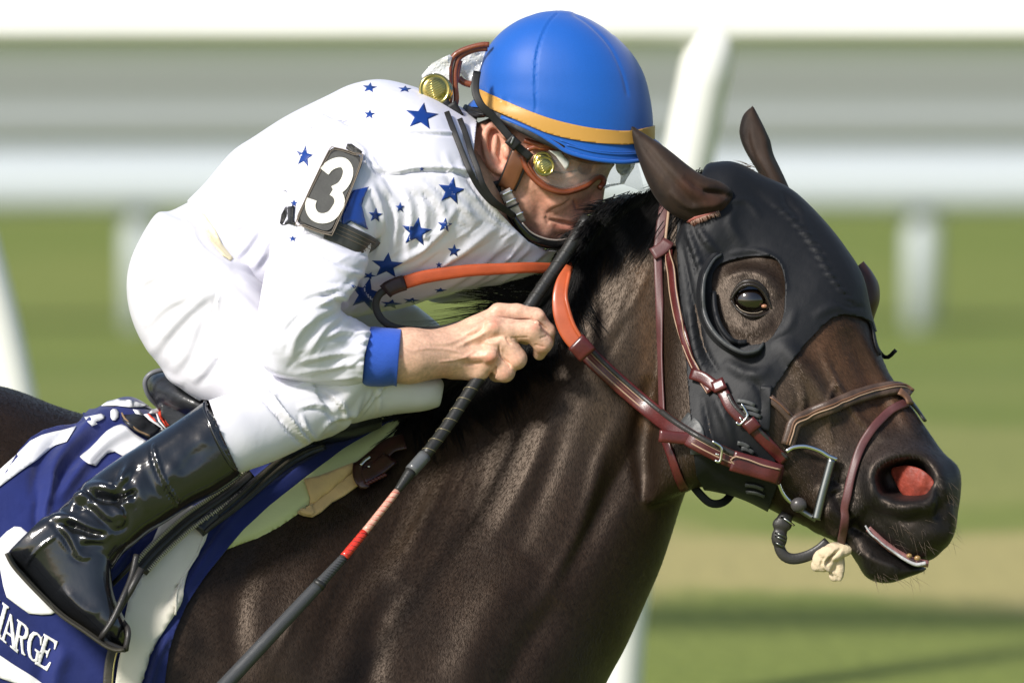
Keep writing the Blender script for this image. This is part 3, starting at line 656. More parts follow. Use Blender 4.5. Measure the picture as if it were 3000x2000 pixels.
# ---------------------------------------------------------------- ears, eye, mouth, hair
fur_m = mat('ear_fur', vcol=True, rough=.68, spec=.28, sheen=.03, var=[((60, 60, 18), .3, 4)], bump=[((500, 500, 80), .5, 2, (0, 40, 0), .0008)])
blackhair_m = mat('black_hair', (.006, .0055, .0055), .42, spec=.35)
ear_rows = [(1824, 322, 1826, 326, .002, -.066), (1845, 352, 1838, 362, .008, -.068), (1862, 374, 1848, 398, .013, -.07), (1905, 402, 1861, 440, .019, -.076), (1960, 440, 1877, 488, .024, -.082),
            (2020, 488, 1900, 545, .028, -.088), (2062, 515, 1932, 596, .030, -.090), (2110, 532, 1975, 632, .028, -.088), (2143, 556, 2040, 655, .024, -.082), (2150, 580, 2095, 640, .016, -.075)]
V, F = remesh([loft(ear_rows, 32, 8)], .0022, 3); E = Sculpt(V, F)
E.stroke([(1868, 400), (1930, 480), (2000, 560), (2060, 620)], 12, -.004, taper=.2); E.stroke([(1900, 440), (1985, 520), (2060, 580), (2130, 590)], 26, .005, taper=.3)
E.stroke([(2000, 520), (2070, 560), (2130, 570)], 9, -.005, taper=.3); E.stroke([(2030, 600), (2090, 600), (2135, 575)], 12, .004, taper=.3)
E.stroke([(2060, 560), (2110, 566), (2140, 580)], 8, -.006, taper=.2); E.stroke([(1960, 560), (2010, 600), (2060, 612)], 10, .004)
E.refresh(); E.paint_init((.030, .018, .012)); E.paint_stroke([(1840, 350), (1880, 470), (1940, 580)], 14, (.012, .009, .008), .8); E.paint_stroke([(2010, 540), (2080, 590), (2130, 600)], 28, (.050, .020, .012), .8)
E.paint_stroke([(1900, 430), (1960, 500)], 24, (.040, .026, .018), .6); E.paint_stroke([(2080, 548), (2120, 556), (2145, 575)], 9, (.010, .006, .006), .8)  # last stroke paints fold shading into the ear base
ear1 = mesh('ear', E.V, E.F, fur_m, horse, col=E.C); EB = bvh_of(E.V, E.F)
pink_m = mat('pink_ear_skin', (.36, .12, .10), .5, sss=.1)
V, F = decal(zz(1900, 550, .3189, [(350, 305), (420, 262), (520, 238), (610, 215), (640, 228), (560, 285), (470, 335), (420, 345)]), EB, .001, .001, 8)
mesh('ear_lining', V, F, pink_m, ear1)
er = []
for k in range(90):
    t = random.random(); X, Y = 1900 + (360 + 290 * t) * .3189, 550 + (320 - 100 * t) * .3189
    l, _ = hit(EB, X, Y)
    if l is None: continue
    dx, dy = random.uniform(2, 9), random.uniform(6, 18); er.append([px(X + dx * q, Y + dy * q - 4, l.y - .003 - .002 * math.sin(q * 3)) for q in np.linspace(0, 1, 5)])
fringe_m = mat('pale_ear_hair', (.38, .24, .19), .6)
V, F = hairs(er, [.0005] * len(er)); mesh('ear_hair', V, F, fringe_m, ear1)
far_ear_rows = [(2205, 304, 2208, 308, .002, .055), (2222, 345, 2178, 336, .012, .055), (2238, 378, 2166, 378, .018, .052), (2256, 412, 2169, 408, .022, .05), (2266, 452, 2181, 440, .024, .046),
                (2284, 490, 2200, 476, .026, .04), (2310, 545, 2225, 520, .028, .035), (2330, 590, 2240, 560, .026, .03)]
V, F = remesh([loft(far_ear_rows, 28, 6)], .0024, 3); E2 = Sculpt(V, F)
E2.stroke([(2195, 350), (2190, 410), (2215, 480), (2260, 560)], 10, -.004); E2.stroke([(2205, 320), (2235, 400), (2250, 470), (2290, 540)], 12, .003)
E2.paint_init((.030, .018, .012)); E2.paint_stroke([(2180, 340), (2175, 420), (2215, 500)], 10, (.012, .009, .008), .8); mesh('ear', E2.V, E2.F, fur_m, horse, col=E2.C)
# eye
eye_m = mat('horse_eye', (.006, .0035, .0025), .04, spec=.8, coat=1, coat_r=.02)
ec = px(2198, 880, 0); l, n_ = hit(HB, 2150, 850); yb = (l.y if l else -.15)
V, F = ellipsoid(px(2198, 878, yb + .008), (.0285, .026, .0240), n=40); eye_o = mesh('eyeball', V, F, eye_m, horse)
lid_m = mat('eyelid_skin', (.020, .015, .012), .42, spec=.5, bump=[((220, 220, 500), .4, 3)])
up = zz(1900, 550, .3189, [(770, 1030), (815, 960), (870, 915), (940, 905), (1000, 925), (1050, 975), (1090, 1050), (1120, 1110)])
lo = zz(1900, 550, .3189, [(775, 1030), (820, 1100), (900, 1155), (990, 1168), (1060, 1148), (1120, 1112)])
up = [(2199 + (x - 2199) * 1.10, 874 + (y - 874) * 1.14) for x, y in up]; lo = [(2199 + (x - 2199) * 1.10, 874 + (y - 874) * 1.10) for x, y in lo]
def lidY(X, Y): return yb - .012 - .010 * math.exp(-((X - 2197) / 45) ** 2)
for path, r in ((up, .0030), (lo, .0022)):
    p = spline(path, 26); P = np.array([px(x, y, lidY(x, y) + .002) for x, y in p]); rr = r * (.45 + .55 * np.sin(np.linspace(0.1, math.pi - .1, 26)))
    V, F = tube(P, rr, 10); mesh('eyelid', V, F, lid_m, horse)
p = spline([(x, y - 9) for x, y in up], 26); P = np.array([px(x, y, lidY(x, y) + .005) for x, y in p]); V, F = tube(P, .0042 * np.sin(np.linspace(.15, math.pi - .15, 26)), 10); mesh('eyelid_fold', V, F, lid_m, horse)
cant_m = mat('eye_corner', (.35, .16, .09), .25, coat=.5)
V, F = ellipsoid(px(2239, 897, lidY(2239, 897) + .002), (.0045, .003, .003), n=14); mesh('eye_corner', V, F, cant_m, horse)
wet_m = mat('wet_lid_rim', (.30, .24, .18), .08, coat=1)
p = spline(zz(1900, 550, .3189, [(805, 1075), (850, 1122), (920, 1148), (1000, 1148), (1050, 1130)]), 20); V, F = tube(np.array([px(x, y, lidY(x, y) - .0005) for x, y in p]), .0006, 6); mesh('tear_line', V, F, wet_m, horse)
# mouth: gum, foam and teeth between the lips
gum_m = mat('gum', (.25, .115, .11), .25, coat=.6, sss=.1, var=[(120, .2, 3)])
foam_m = mat('lip_foam', (.40, .40, .41), .35, coat=.2, var=[(90, .35, 4)], bump=[(160, .8, 3, (0, 0, 0), .002)])
gp = zz(2100, 950, .5102, [(815, 1090), (870, 1160), (940, 1230), (1010, 1285), (1080, 1325), (1150, 1355), (1215, 1365)])
V, F = strap('g', [(x, y + 4, -.137) for x, y in gp[1:]], .011, .014, gum_m, puff=True, ret=True); mesh('gum', V, F, gum_m, horse)
fp = spline(zz(2100, 950, .5102, [(830, 1115), (870, 1190), (930, 1250), (1010, 1310), (1090, 1360), (1150, 1385), (1205, 1375), (1225, 1345)]), 40)
parts_ = []
for i, (x, y) in enumerate(fp):
    r = .0022 + .0020 * (i / 40) + random.uniform(-.0008, .0012)
    for q in range(3): parts_.append(ellipsoid(px(x + random.uniform(-6, 6), y - 3 + random.uniform(-4, 4), -.155 + random.uniform(-.003, .003)), (r * 1.6, r, r * .8), n=10))
V, F = strap('f', [(x + random.uniform(-1, 1), y - 4 + random.uniform(-1.5, 1.5), -.153, (.4 + .22 * i / 4) * random.uniform(.8, 1.2)) for i, (x, y) in enumerate(fp[4::4])], .0066, .006, foam_m, puff=True, n=70, ret=True); mesh('lip_foam', V, F, foam_m, horse)
tooth_m = mat('tooth', (.30, .18, .07), .3, coat=.4)
for (x, y, r) in ((2688, 1634, .0050), (2664, 1627, .0045)):
    V, F = ellipsoid(px(x, y, -.158), (r, .004, r * .8), n=12); mesh('tooth', V, F, tooth_m, horse)
# whiskers and stray chin hair
wh = []
for k in range(70):
    X, Y = random.choice([(2790 + random.uniform(-20, 10), 1450 + random.uniform(-40, 140)), (2600 + random.uniform(-60, 90), 1690 + random.uniform(-12, 8)), (2660 + random.uniform(-60, 60), 1560 + random.uniform(-40, 40))])
    L = random.uniform(18, 55); a = random.uniform(.1, 1.5); l, _ = hit(HB, X, Y); y0 = (l.y - .001) if l else -.12
    wh.append([px(X + L * q * math.cos(a), Y + L * q * math.sin(a) + 8 * q * q, y0 - .012 * q) for q in np.linspace(0, 1, 6)])
wm = mat('whisker_hair', (.10, .07, .05), .5); V, F = hairs(wh, [.00022] * len(wh)); mesh('whiskers', V, F, wm, horse)['kind'] = 'stuff'

# mane
crest = spline([(2060, 500), (1990, 535), (1910, 562), (1840, 575), (1775, 612), (1725, 672), (1660, 790), (1590, 900), (1500, 985), (1400, 1070), (1290, 1145), (1180, 1215)], 200)
def lay(X, Y, off, ymid=-.01):
    l, _ = hit(HB, X, Y)
    return (l.y - off) if l is not None else ymid - off
strands = []; rad = []
def lock(t0, t1, num, dirs, length, spread, off=(.003, .014), w=.0009, curl=14, lift=0, K=9, ym=-.02):
    for _k in range(num):
        if _k % 14 == 0: ct = random.uniform(t0, t1); ca_ = random.gauss(*dirs); cL = random.gauss(*length); cb_ = random.gauss(0, spread); cph = random.uniform(0, 6); co = random.uniform(*off)
        t = min(.999, max(0, ct + random.gauss(0, .006))); i = int(t * 199); X0, Y0 = crest[i]; X0 += random.gauss(0, 7); Y0 += random.gauss(4, 6)
        a = math.radians(ca_ + random.gauss(0, 2.5)); L = cL * random.uniform(.8, 1.1); b = cb_ + random.gauss(0, spread * .25); o = co + random.uniform(-.15, .15) * (off[1] - off[0]); ph = cph + random.gauss(0, .3)
        P = []; x, y = X0, Y0; yy = lay(X0, Y0, .001, ym)
        for k in range(K):
            q = k / (K - 1)
            tgt = lay(x, y, o * min(1, q * 3), ym); yy = tgt if k == 0 else .5 * yy + .5 * min(tgt, yy + .02)
            P.append(px(x, y - lift * math.sin(q * 3.1), yy))
            aa = a + b * q + .10 * math.sin(ph + q * 5); x += L / (K - 1) * math.cos(aa); y += L / (K - 1) * math.sin(aa)
        strands.append(P); rad.append(random.uniform(.6, 1.3) * w)
lock(.00, .30, 900, (128, 9), (230, 50), .15)                 # over the upper neck, hanging near side
lock(.20, .48, 1000, (118, 10), (200, 45), .15)
lock(.36, .62, 700, (125, 12), (190, 45), .2)
lock(.55, .80, 620, (150, 16), (200, 50), .2)
lock(.75, 1.0, 520, (165, 20), (170, 55), .2, off=(.004, .02))
lock(.30, .52, 900, (104, 9), (190, 40), .15)
lock(.44, .66, 700, (112, 10), (170, 45), .15)
lock(.22, .50, 700, (88, 9), (135, 30), .12)
lock(.40, .74, 1100, (72, 10), (150, 28), .12)
lock(.66, 1.0, 1000, (66, 12), (135, 30), .12)
lock(.20, .33, 300, (150, 14), (58, 16), .2, lift=4, off=(.10, .13), ym=.0)
lock(.30, .40, 300, (140, 14), (60, 16), .2, off=(.09, .12), ym=.0)
lock(.24, .36, 160, (172, 7), (60, 18), .1, lift=6, ym=-.06)                   # forelock blowing against the rider's face
lock(.46, .60, 330, (186, 7), (210, 60), .08, lift=14, ym=-.02)                  # tuft blowing back above the hand
lock(.52, .66, 120, (172, 6), (300, 70), .05, lift=8, w=.0006)
lock(.90, 1.0, 120, (172, 8), (150, 40), .1, lift=6, w=.0006, off=(.08, .13))
lock(.02, .12, 60, (205, 14), (60, 20), .3, lift=6, w=.0004)
V, F = hairs(strands, rad); mesh('mane', V, F, blackhair_m, horse)
fl = []
for k in range(60):
    X0, Y0 = 2120 + random.uniform(0, 95), 480 + random.uniform(0, 26); L = random.uniform(20, 60); a = math.radians(random.uniform(188, 225))
    fl.append([px(X0 + L * q * math.cos(a) , Y0 + L * q * math.sin(a) * .7 + 10 * q * q, -.01) for q in np.linspace(0, 1, 6)])
V, F = hairs(fl, [.0004] * len(fl)); mesh('forelock', V, F, wm, horse)

# ---------------------------------------------------------------- racing hood with blinker cups
hood_m = mat('black_hood_fabric', (.0050, .0058, .0078), .56, spec=.36, sheen=.03, bump=[((900, 900, 900), .25, 1, (0, 0, 0), .0006), ((45, 45, 26), .35, 3, (0, -35, 0), .003)])
hood = root('racing_hood', px(2250, 900, -.1), "black fabric racing hood over the horse's head with an opening round the eye", 'hood')
hood_poly = [(1962, 590), (1985, 650), (1990, 760), (2000, 900), (2012, 1040), (2024, 1180), (2032, 1300), (2040, 1390), (2062, 1425), (2110, 1440), (2161, 1452), (2250, 1500), (2278, 1420),
             (2270, 1330), (2245, 1240), (2253, 1164), (2273, 1129), (2319, 1062), (2355, 1011), (2406, 957), (2431, 935), (2465, 922), (2517, 930), (2545, 945), (2556, 975), (2620, 960), (2620, 740), (2420, 540), (2300, 500), (2200, 440), (2060, 430)]
hole = spline(zz(1800, 250, .574, [(548, 915), (620, 892), (700, 876), (800, 885), (850, 940), (868, 1050), (862, 1180), (830, 1250), (795, 1300), (740, 1325), (620, 1315), (535, 1200), (500, 1050), (505, 960)]), 60, closed=True)
ear_hole = [(2005, 560), (2050, 530), (2110, 540), (2140, 570), (2130, 610), (2085, 632), (2040, 640), (2010, 620)]
Hm = (H.Q[:, 0] > 1930) & (H.Q[:, 1] < 1540); 
def submesh(V, F, m, N=None):
    F = np.asarray(F); F = F[m[F].all(1)]; u, inv = np.unique(F, return_inverse=True); return V[u], inv.reshape(-1, 3), u
hv, hf, u = submesh(H.V, H.F, Hm); hn = H.N[u]; hq = H.Q[u]
f = poly_sd(hq, hood_poly); f = np.where(hn[:, 1] < .15, np.minimum(f, -poly_sd(hq, hole)), f)
hv, hf, hn = clip(hv, hf, f, hn); HS = Sculpt(hv + hn * .003, hf)
for a in ([(2276, 606), (2330, 655), (2390, 735), (2440, 820), (2478, 870)],): HS.stroke(a, 6, .0022, taper=.1)
for k in range(26):
    t = k / 25; x, y = spline([(2276, 606), (2330, 655), (2390, 735), (2440, 820), (2490, 885)], 26)[k]
    HS.stroke([(x - 16, y - 6), (x + 18, y + 8)], 5, -.0022 if k % 2 else .0018, taper=.4)
def W(p, r, h): HS.stroke(p, r, h, taper=.35)
W([(2110, 600), (2180, 590), (2230, 640)], 9, .003); W([(2040, 660), (2080, 720), (2110, 745)], 9, .005); W([(2010, 650), (2035, 740), (2060, 830)], 10, .006); W([(1995, 700), (2030, 880), (2055, 1000)], 9, -.004)
W([(2150, 600), (2140, 660), (2180, 730)], 14, .003); W([(2015, 700), (2045, 800), (2060, 840)], 6, -.005); W([(2020, 900), (2040, 1030), (2080, 1120)], 9, .006); W([(2035, 870), (2060, 1010), (2110, 1100)], 8, -.006)
W([(2120, 1060), (2200, 1100), (2260, 1080)], 16, .005); W([(2180, 1090), (2230, 1150), (2245, 1240)], 9, -.004); W([(2260, 990), (2310, 960), (2330, 900)], 12, .002); W([(2090, 1150), (2130, 1240), (2150, 1330)], 12, .005)
W([(2060, 1150), (2080, 1260), (2120, 1390)], 11, -.005); W([(2130, 745), (2210, 735), (2280, 770), (2305, 850)], 6, .003); W([(2340, 600), (2370, 690), (2440, 760)], 10, .002); W([(2300, 640), (2200, 560), (2150, 520)], 14, -.002)
W([(2290, 560), (2310, 600), (2350, 640)], 12, -.004); W([(2380, 930), (2440, 900), (2500, 905)], 12, .003); W([(2440, 880), (2480, 900), (2530, 900)], 6, -.003)
HS.refresh(); sv, sf = shell(HS.V, HS.F, HS.N, 0.0, .0022); mesh('hood_fabric', sv, sf, hood_m, hood)
HB2 = bvh_of(np.vstack((H.V, HS.V + HS.N * .0022)), np.vstack((H.F, HS.F + len(H.V))))
cup_m = mat('grey_blinker_edge', (.055, .058, .058), .45, spec=.5, bump=[((90, 90, 90), .5, 3)])
rim = zz(1900, 550, .3189, [(672, 598), (600, 640), (540, 730), (500, 830), (485, 990), (500, 1150), (560, 1290), (650, 1400), (760, 1480), (880, 1525), (1000, 1505), (1062, 1440)])
n = 48; R = spline(rim, n); rc = np.array((2190, 880)); V = []; F = []
for i, (x, y) in enumerate(R):
    d = np.array((x, y)) - rc; d /= np.linalg.norm(d); s_ = max(0.0, math.sin(math.pi * i / (n - 1))) ** .6
    l, _ = hit(HB2, x + d[0] * 14, y + d[1] * 14); yb0 = l.y
    for q in np.linspace(0, 1, 7):
        xx, yy = (x, y) + d * 18 * (1 - q) ** 1.4 - d * (4 * q); V.append(px(xx, yy, yb0 + .004 - .034 * s_ * q ** .8))
    xx, yy = (x, y) + d * 4; V.append(px(xx, yy, yb0 + .004 - .038 * s_))
for i in range(n - 1):
    for j in range(7): F.append((i * 8 + j, i * 8 + j + 1, (i + 1) * 8 + j + 1, (i + 1) * 8 + j))
F_ = np.array(F); V = np.array(V); T3 = np.vstack((F_[:, [0, 1, 2]], F_[:, [0, 2, 3]])); sv, sf = shell(V, T3, normals(V, T3), 0, .0015); mesh('blinker_cup', sv, sf, hood_m, hood)
P = V.reshape(n, 8, 3)[:, 6]; V2, F2 = tube(P, .0040 * (.5 + .5 * np.sin(np.linspace(0.2, 2.9, n))), 10); mesh('cup_edge', V2, F2, cup_m, hood)
p = spline(zz(1900, 550, .3189, [(600, 960), (612, 1120), (660, 1270), (745, 1385), (820, 1420), (900, 1418)]), 26)
P = np.array([px(x, y, hit(HB2, x, y)[0].y - .006 - .012 * math.sin(3.1 * i / 25)) for i, (x, y) in enumerate(p)]); V2, F2 = tube(P, .0042, 10); mesh('cup_fold', V2, F2, hood_m, hood)
brown_cup = mat('brown_far_cup', (.050, .022, .016), .45, bump=[(60, .3, 3)])
V, F = loft([(2530, 765, 2500, 790, .01, .04), (2556, 797, 2505, 830, .03, .04), (2575, 835, 2505, 880, .034, .04), (2577, 880, 2510, 920, .034, .04), (2563, 925, 2520, 950, .025, .04), (2556, 950, 2530, 965, .01, .04)], 24, 5)
mesh('blinker_cup', V, F, brown_cup, hood)
strap('hood_tie', [(2552, 945, .0), (2560, 985, .0), (2573, 1025, -.0), (2598, 1047, -.01), (2626, 1024, -.02)], .006, .002, hood_m, hood)
strap('hood_tie', [(2540, 935), (2553, 965), (2562, 1010), (2576, 1040)], .008, .003, hood_m, hood, bvh=HB2)
strap('hood_elastic', [(2245, 1130), (2243, 1180), (2240, 1228), (2236, 1262)], .017, .002, hood_m, hood, bvh=HB2)
for k, (x, y, w) in enumerate([(2170, 1178, 60), (2180, 1195, 60), (2188, 1212, 58), (2185, 1228, 50), (2168, 1300, 40), (2180, 1315, 40), (2196, 1420, 60), (2200, 1440, 60)]):
    strap('elastic_strip', [(x - w * .2, y - 4), (x + w * .3, y), (x + w * .7, y + 10)], .006, .0025, cup_m, hood, bvh=HB2, off=.002)
strap('throat_strap', [(2005, 1225), (2040, 1260), (2045, 1330)], .022, .002, cup_m, hood, bvh=HB2, off=.001)
strap('throat_strap', [(2022, 1408, -.07), (2045, 1440, -.075), (2080, 1472, -.075), (2115, 1472, -.07), (2140, 1450, -.06), (2153, 1418, -.05)], .012, .003, hood_m, hood)

# ---------------------------------------------------------------- bridle
lea_m = mat('maroon_leather', (.075, .0135, .0125), .30, spec=.45, coat=.18, coat_r=.2, var=[(30, .25, 4), (300, .1, 2)], bump=[(500, .25, 2, (0, 0, 0), .0006)])
lea2_m = mat('pink_brown_leather', (.095, .034, .034), .42, spec=.5, var=[(40, .2, 4)], bump=[(500, .25, 2, (0, 0, 0), .0006)])
tan_m = mat('worn_brown_padding', (.075, .048, .036), .42, spec=.5, var=[(60, .3, 4)], bump=[(260, .5, 3, (0, 0, 0), .001)])
edge_m = mat('tan_leather_edge', (.15, .075, .042), .5)
stitch_m = mat('pale_stitching', (.36, .24, .16), .6)
pad_m = mat('black_strap_padding', (.030, .028, .026), .40, spec=.5, bump=[(260, .4, 3, (0, 0, 0), .001)])
metal_m = mat('polished_steel', (.72, .72, .70), .14, metal=1)
dull_m = mat('dull_steel', (.22, .23, .22), .35, metal=1)
bridle = root('bridle', px(2250, 1200, -.15), "maroon leather bridle with padded noseband and D ring bit on the horse's head", 'bridle')
strap('crownpiece', [(1950, 604), (1944, 640), (1936, 700), (1930, 752)], .017, .004, lea2_m, bridle, bvh=HB2, off=.004)
strap('browband_loop', [(1912, 752), (1930, 742), (1950, 728), (1962, 712)], .019, .004, lea2_m, bridle, bvh=HB2, off=.008)
strap('throatlatch', [(1927, 752), (1932, 850), (1938, 960), (1942, 1080), (1946, 1210)], .012, .003, lea2_m, bridle, bvh=HB2, off=.003)
strap('throatlatch', [(1950, 1280), (1968, 1330), (1986, 1385), (2003, 1428)], .013, .003, lea_m, bridle, bvh=HB2, off=.003)
strap('crown_binding', [(1962, 618), (1957, 660), (1950, 715)], .004, .004, stitch_m, bridle, bvh=HB2, off=.005)
cp = [(1962, 740), (1975, 790), (1982, 860), (1996, 940), (2018, 1020), (2048, 1090), (2085, 1150)]
strap('cheekpiece', cp, .013, .004, lea_m, bridle, bvh=HB2, off=.003)
def offset_path(p, d):
    p = spline(p, max(8, len(p) * 4)); t = np.gradient(p, axis=0); t /= np.linalg.norm(t, axis=1, keepdims=True); return np.stack((p[:, 0] - t[:, 1] * d, p[:, 1] + t[:, 0] * d), -1)
for d in (9.5, -9.5): strap('stitching', offset_path(cp, d), .0016, .0016, stitch_m, bridle, bvh=HB2, off=.0066)
strap('cheek_keeper', [(2030, 1098), (2065, 1108), (2100, 1135), (2125, 1140)], .017, .005, lea_m, bridle, bvh=HB2, off=.006)
cb = zz(1850, 1050, .3508, [(740, 230), (790, 320), (830, 400), (900, 480), (980, 550), (1050, 620), (1130, 700), (1220, 790), (1280, 850)])
strap('cheekpiece', cb, .017, .005, lea_m, bridle, bvh=HB2, off=.004)
strap('cheek_padding', offset_path(cb[1:], -10), .007, .007, pad_m, bridle, bvh=HB2, off=.003, puff=True)
strap('cheek_keeper', zz(1850, 1050, .3508, [(700, 265), (760, 240), (800, 220)]), .018, .005, lea_m, bridle, bvh=HB2, off=.010)
strap('cheek_keeper', zz(1850, 1050, .3508, [(960, 590), (1000, 560), (1050, 520)]), .018, .005, lea_m, bridle, bvh=HB2, off=.010)
def buckle(pts, r=.0016, parent=bridle, off=.010, name='buckle', bv=None, m=metal_m):
    p = spline(pts, 18) if len(pts) > 2 else np.array(pts); P = []
    for x, y in p[:, :2]:
        l, _ = hit(bv or HB2, x, y); P.append(px(x, y, (l.y if l else -.15) - off))
    P = np.array(P); P[:, 1] = np.linspace(P[0, 1], P[-1, 1], len(P)); V, F = tube(P, r, 8); return mesh(name, V, F, m, parent)
buckle(zz(1850, 1050, .3508, [(920, 380), (950, 430), (968, 475), (940, 520), (900, 552), (875, 530)]), .0020)
buckle(zz(1850, 1050, .3508, [(900, 490), (925, 515)]), .0014)
# noseband
nb = zz(2100, 950, .5102, [(405, 690), (420, 630), (445, 565), (520, 520), (640, 475), (760, 430), (880, 395), (980, 378), (1050, 385), (1100, 420)])
strap('noseband', nb, .021, .010, tan_m, bridle, bvh=HB2, off=.001, puff=False)
strap('noseband_edge', offset_path(nb, 10), .005, .005, edge_m, bridle, bvh=HB2, off=.002, puff=True)
strap('noseband_seam', offset_path(nb, 2), .0018, .003, stitch_m, bridle, bvh=HB2, off=.0105)
strap('noseband_seam', offset_path(nb, -5), .0030, .003, edge_m, bridle, bvh=HB2, off=.0095)
strap('noseband_strap', zz(2100, 950, .5102, [(300, 425), (350, 465), (400, 520), (435, 565)]), .013, .006, tan_m, bridle, bvh=HB2, off=.002)
strap('noseband_seam', zz(2100, 950, .5102, [(300, 420), (355, 460), (410, 520)]), .0022, .003, edge_m, bridle, bvh=HB2, off=.0075)
fb = zz(2100, 950, .5102, [(1085, 455), (1010, 490), (930, 560), (860, 650), (820, 730), (790, 830), (765, 930), (745, 1030), (730, 1130), (722, 1220), (742, 1300)])
strap('figure_eight_strap', fb, .0125, .004, lea2_m, bridle, bvh=HB2, off=.003)
strap('nose_loop', zz(2100, 950, .5102, [(1020, 405), (1060, 440), (1080, 480)]), .014, .004, edge_m, bridle, bvh=HB2, off=.010)
strap('noseband_strap', zz(2100, 950, .5102, [(1085, 440), (1120, 480), (1150, 520), (1180, 565)]), .012, .004, pad_m, bridle, bvh=HB2, off=.003)
# bit
def ring(pts, r, m, name, dy=-.012, n=30):
    p = spline(pts, n); P = []
    for x, y in p:
        l, _ = hit(HB2, x, y); P.append((x, y, (l.y if l else -.15)))
    Y = np.array([q[2] for q in P]); Y = np.linspace(Y[:3].min(), Y[-3:].min(), n) + dy; V, F = tube(PXA(p, Y), r, 12); return mesh(name, V, F, m, bridle)
ring(zz(2100, 950, .5102, [(398, 730), (440, 705), (510, 700), (590, 725), (640, 755), (690, 775)]), .0036, metal_m, 'bit_ring')
ring(zz(2100, 950, .5102, [(660, 775), (640, 850), (610, 960), (570, 1120)]), .0068, dull_m, 'bit_bar')
ring(zz(2100, 950, .5102, [(352, 905), (375, 960), (405, 1000), (440, 1030)]), .0032, metal_m, 'bit_ring')
ring(zz(2100, 950, .5102, [(440, 1030), (490, 1070), (530, 1095), (570, 1120)]), .0042, dull_m, 'bit_ring')
V, F = ellipsoid(px(2340, 1478, -.165), (.012, .010, .011), n=20); mesh('bit_roller', V, F, mat('rubber_roller', (.06, .055, .055), .3), bridle)
# chin strap loop and its buckle, hanging below the jaw
cs = zz(2100, 950, .5102, [(400, 1080), (385, 1140), (365, 1220), (358, 1270), (385, 1325), (440, 1345), (520, 1328), (590, 1290), (640, 1245)])
strap('chin_strap', [(x, y, -.115 + .0 * i) for i, (x, y) in enumerate(cs)], .016, .006, pad_m, bridle, puff=True)
for (a, b) in (((335, 1195), (400, 1225)), ((335, 1215), (395, 1245)), ((330, 1250), (385, 1280)), ((370, 1105), (445, 1155))):
    q = zz(2100, 950, .5102, [a, b]); V, F = tube(np.array([px(q[0][0], q[0][1], -.124), px((q[0][0] + q[1][0]) / 2, (q[0][1] + q[1][1]) / 2 - 2, -.128), px(q[1][0], q[1][1], -.124)]), .0016, 8); mesh('chin_buckle', V, F, metal_m if a[0] == 370 else dull_m, bridle)
V, F = remesh([ellipsoid(px(2292, 1535, -.118), (.015, .008, .012), n=16), ellipsoid(px(2283, 1575, -.118), (.012, .008, .017), n=16), ellipsoid(px(2300, 1515, -.118), (.012, .008, .008), n=16)], .0018, 2); mesh('chin_keeper', V, F, pad_m, bridle)
# tongue tie
tie_m = mat('cream_cloth', (.62, .50, .34), .85, sheen=.2, bump=[((120, 120, 120), .7, 4, (0, 0, 0), .003)])
rows = [ellipsoid(px(2455, 1610, -.125), (.022, .010, .012), n=16), ellipsoid(px(2415, 1640, -.125), (.018, .010, .018), n=16), ellipsoid(px(2395, 1655, -.122), (.010, .008, .010), n=16),
        ellipsoid(px(2460, 1655, -.12), (.008, .007, .024), n=16), ellipsoid(px(2445, 1680, -.12), (.009, .005, .012), n=16), ellipsoid(px(2435, 1620, -.13), (.02, .01, .012), n=16)]
V, F = remesh(rows, .0014, 3); TT = Sculpt(V, F)
for k in range(9): a = random.uniform(0, 1); TT.stroke([(2468 - 6 * k, 1602 + 3 * k), (2440 - 4 * k, 1630 + 4 * k), (2400 + 8 * k, 1655 + 5 * k)], 4.5, random.choice((-1, 1)) * .0026, taper=.3)
tagp(mesh('tongue_tie', TT.V, TT.F, tie_m), "cream cloth tongue tie knotted under the horse's chin", 'tongue tie')

# ---------------------------------------------------------------- reins
rein = root('reins', px(1950, 1240, -.18), "maroon and orange leather reins running from the bit back to the rider's hand", 'reins')
def ryN(X, Y, base):
    l, _ = hit(HB2, X, Y); return (l.y - .010) if l is not None else base
rp = [(2287, 1392), (2230, 1375), (2168, 1352), (2100, 1322), (2030, 1285), (1960, 1240), (1890, 1185), (1820, 1125), (1760, 1070), (1705, 1015)]
rs = spline(rp, 60); Yr = np.array([ryN(x, y, -.15) for x, y in rs])
for _ in range(25): Yr[1:-1] = np.minimum(Yr[1:-1], (Yr[:-2] + Yr[2:]) / 2)
def rstrap(name, d, w, th, m, off, i0=0, i1=60, **k):
    t = np.gradient(rs, axis=0); t /= np.linalg.norm(t, axis=1, keepdims=True); q = np.stack((rs[:, 0] - t[:, 1] * d, rs[:, 1] + t[:, 0] * d, Yr - off), -1)[i0:i1]
    return strap(name, q, w, th, m, rein, **k)
rstrap('rein', -2, .026, .006, lea_m, 0, 0, 60)
rstrap('rein_edge', 12, .006, .008, pad_m, .001, 14, 60)
rstrap('stitching', -13, .0022, .002, stitch_m, .0045, 0, 60); rstrap('stitching', 5, .0020, .002, stitch_m, .0045, 0, 60); rstrap('stitching', -4, .0014, .002, edge_m, .0045, 22, 58)
def sidestrap(p, *a, **k): return strap(*a, **k)
rstrap('rein_padding', 14, .009, .010, pad_m, .000, 2, 34, puff=True)
strap('rein_panel', [(x, y, hit(HB2, x, y)[0].y - .028) for x, y in zz(1850, 1050, .3508, [(840, 850), (940, 880), (1050, 910), (1150, 940), (1240, 970)])], .030, .004, lea_m, rein)
strap('stitching', [(x, y, hit(HB2, x, y)[0].y - .032) for x, y in zz(1850, 1050, .3508, [(880, 815), (830, 845), (900, 915), (1000, 965), (1100, 1005), (1230, 1030)])], .0022, .002, stitch_m, rein)
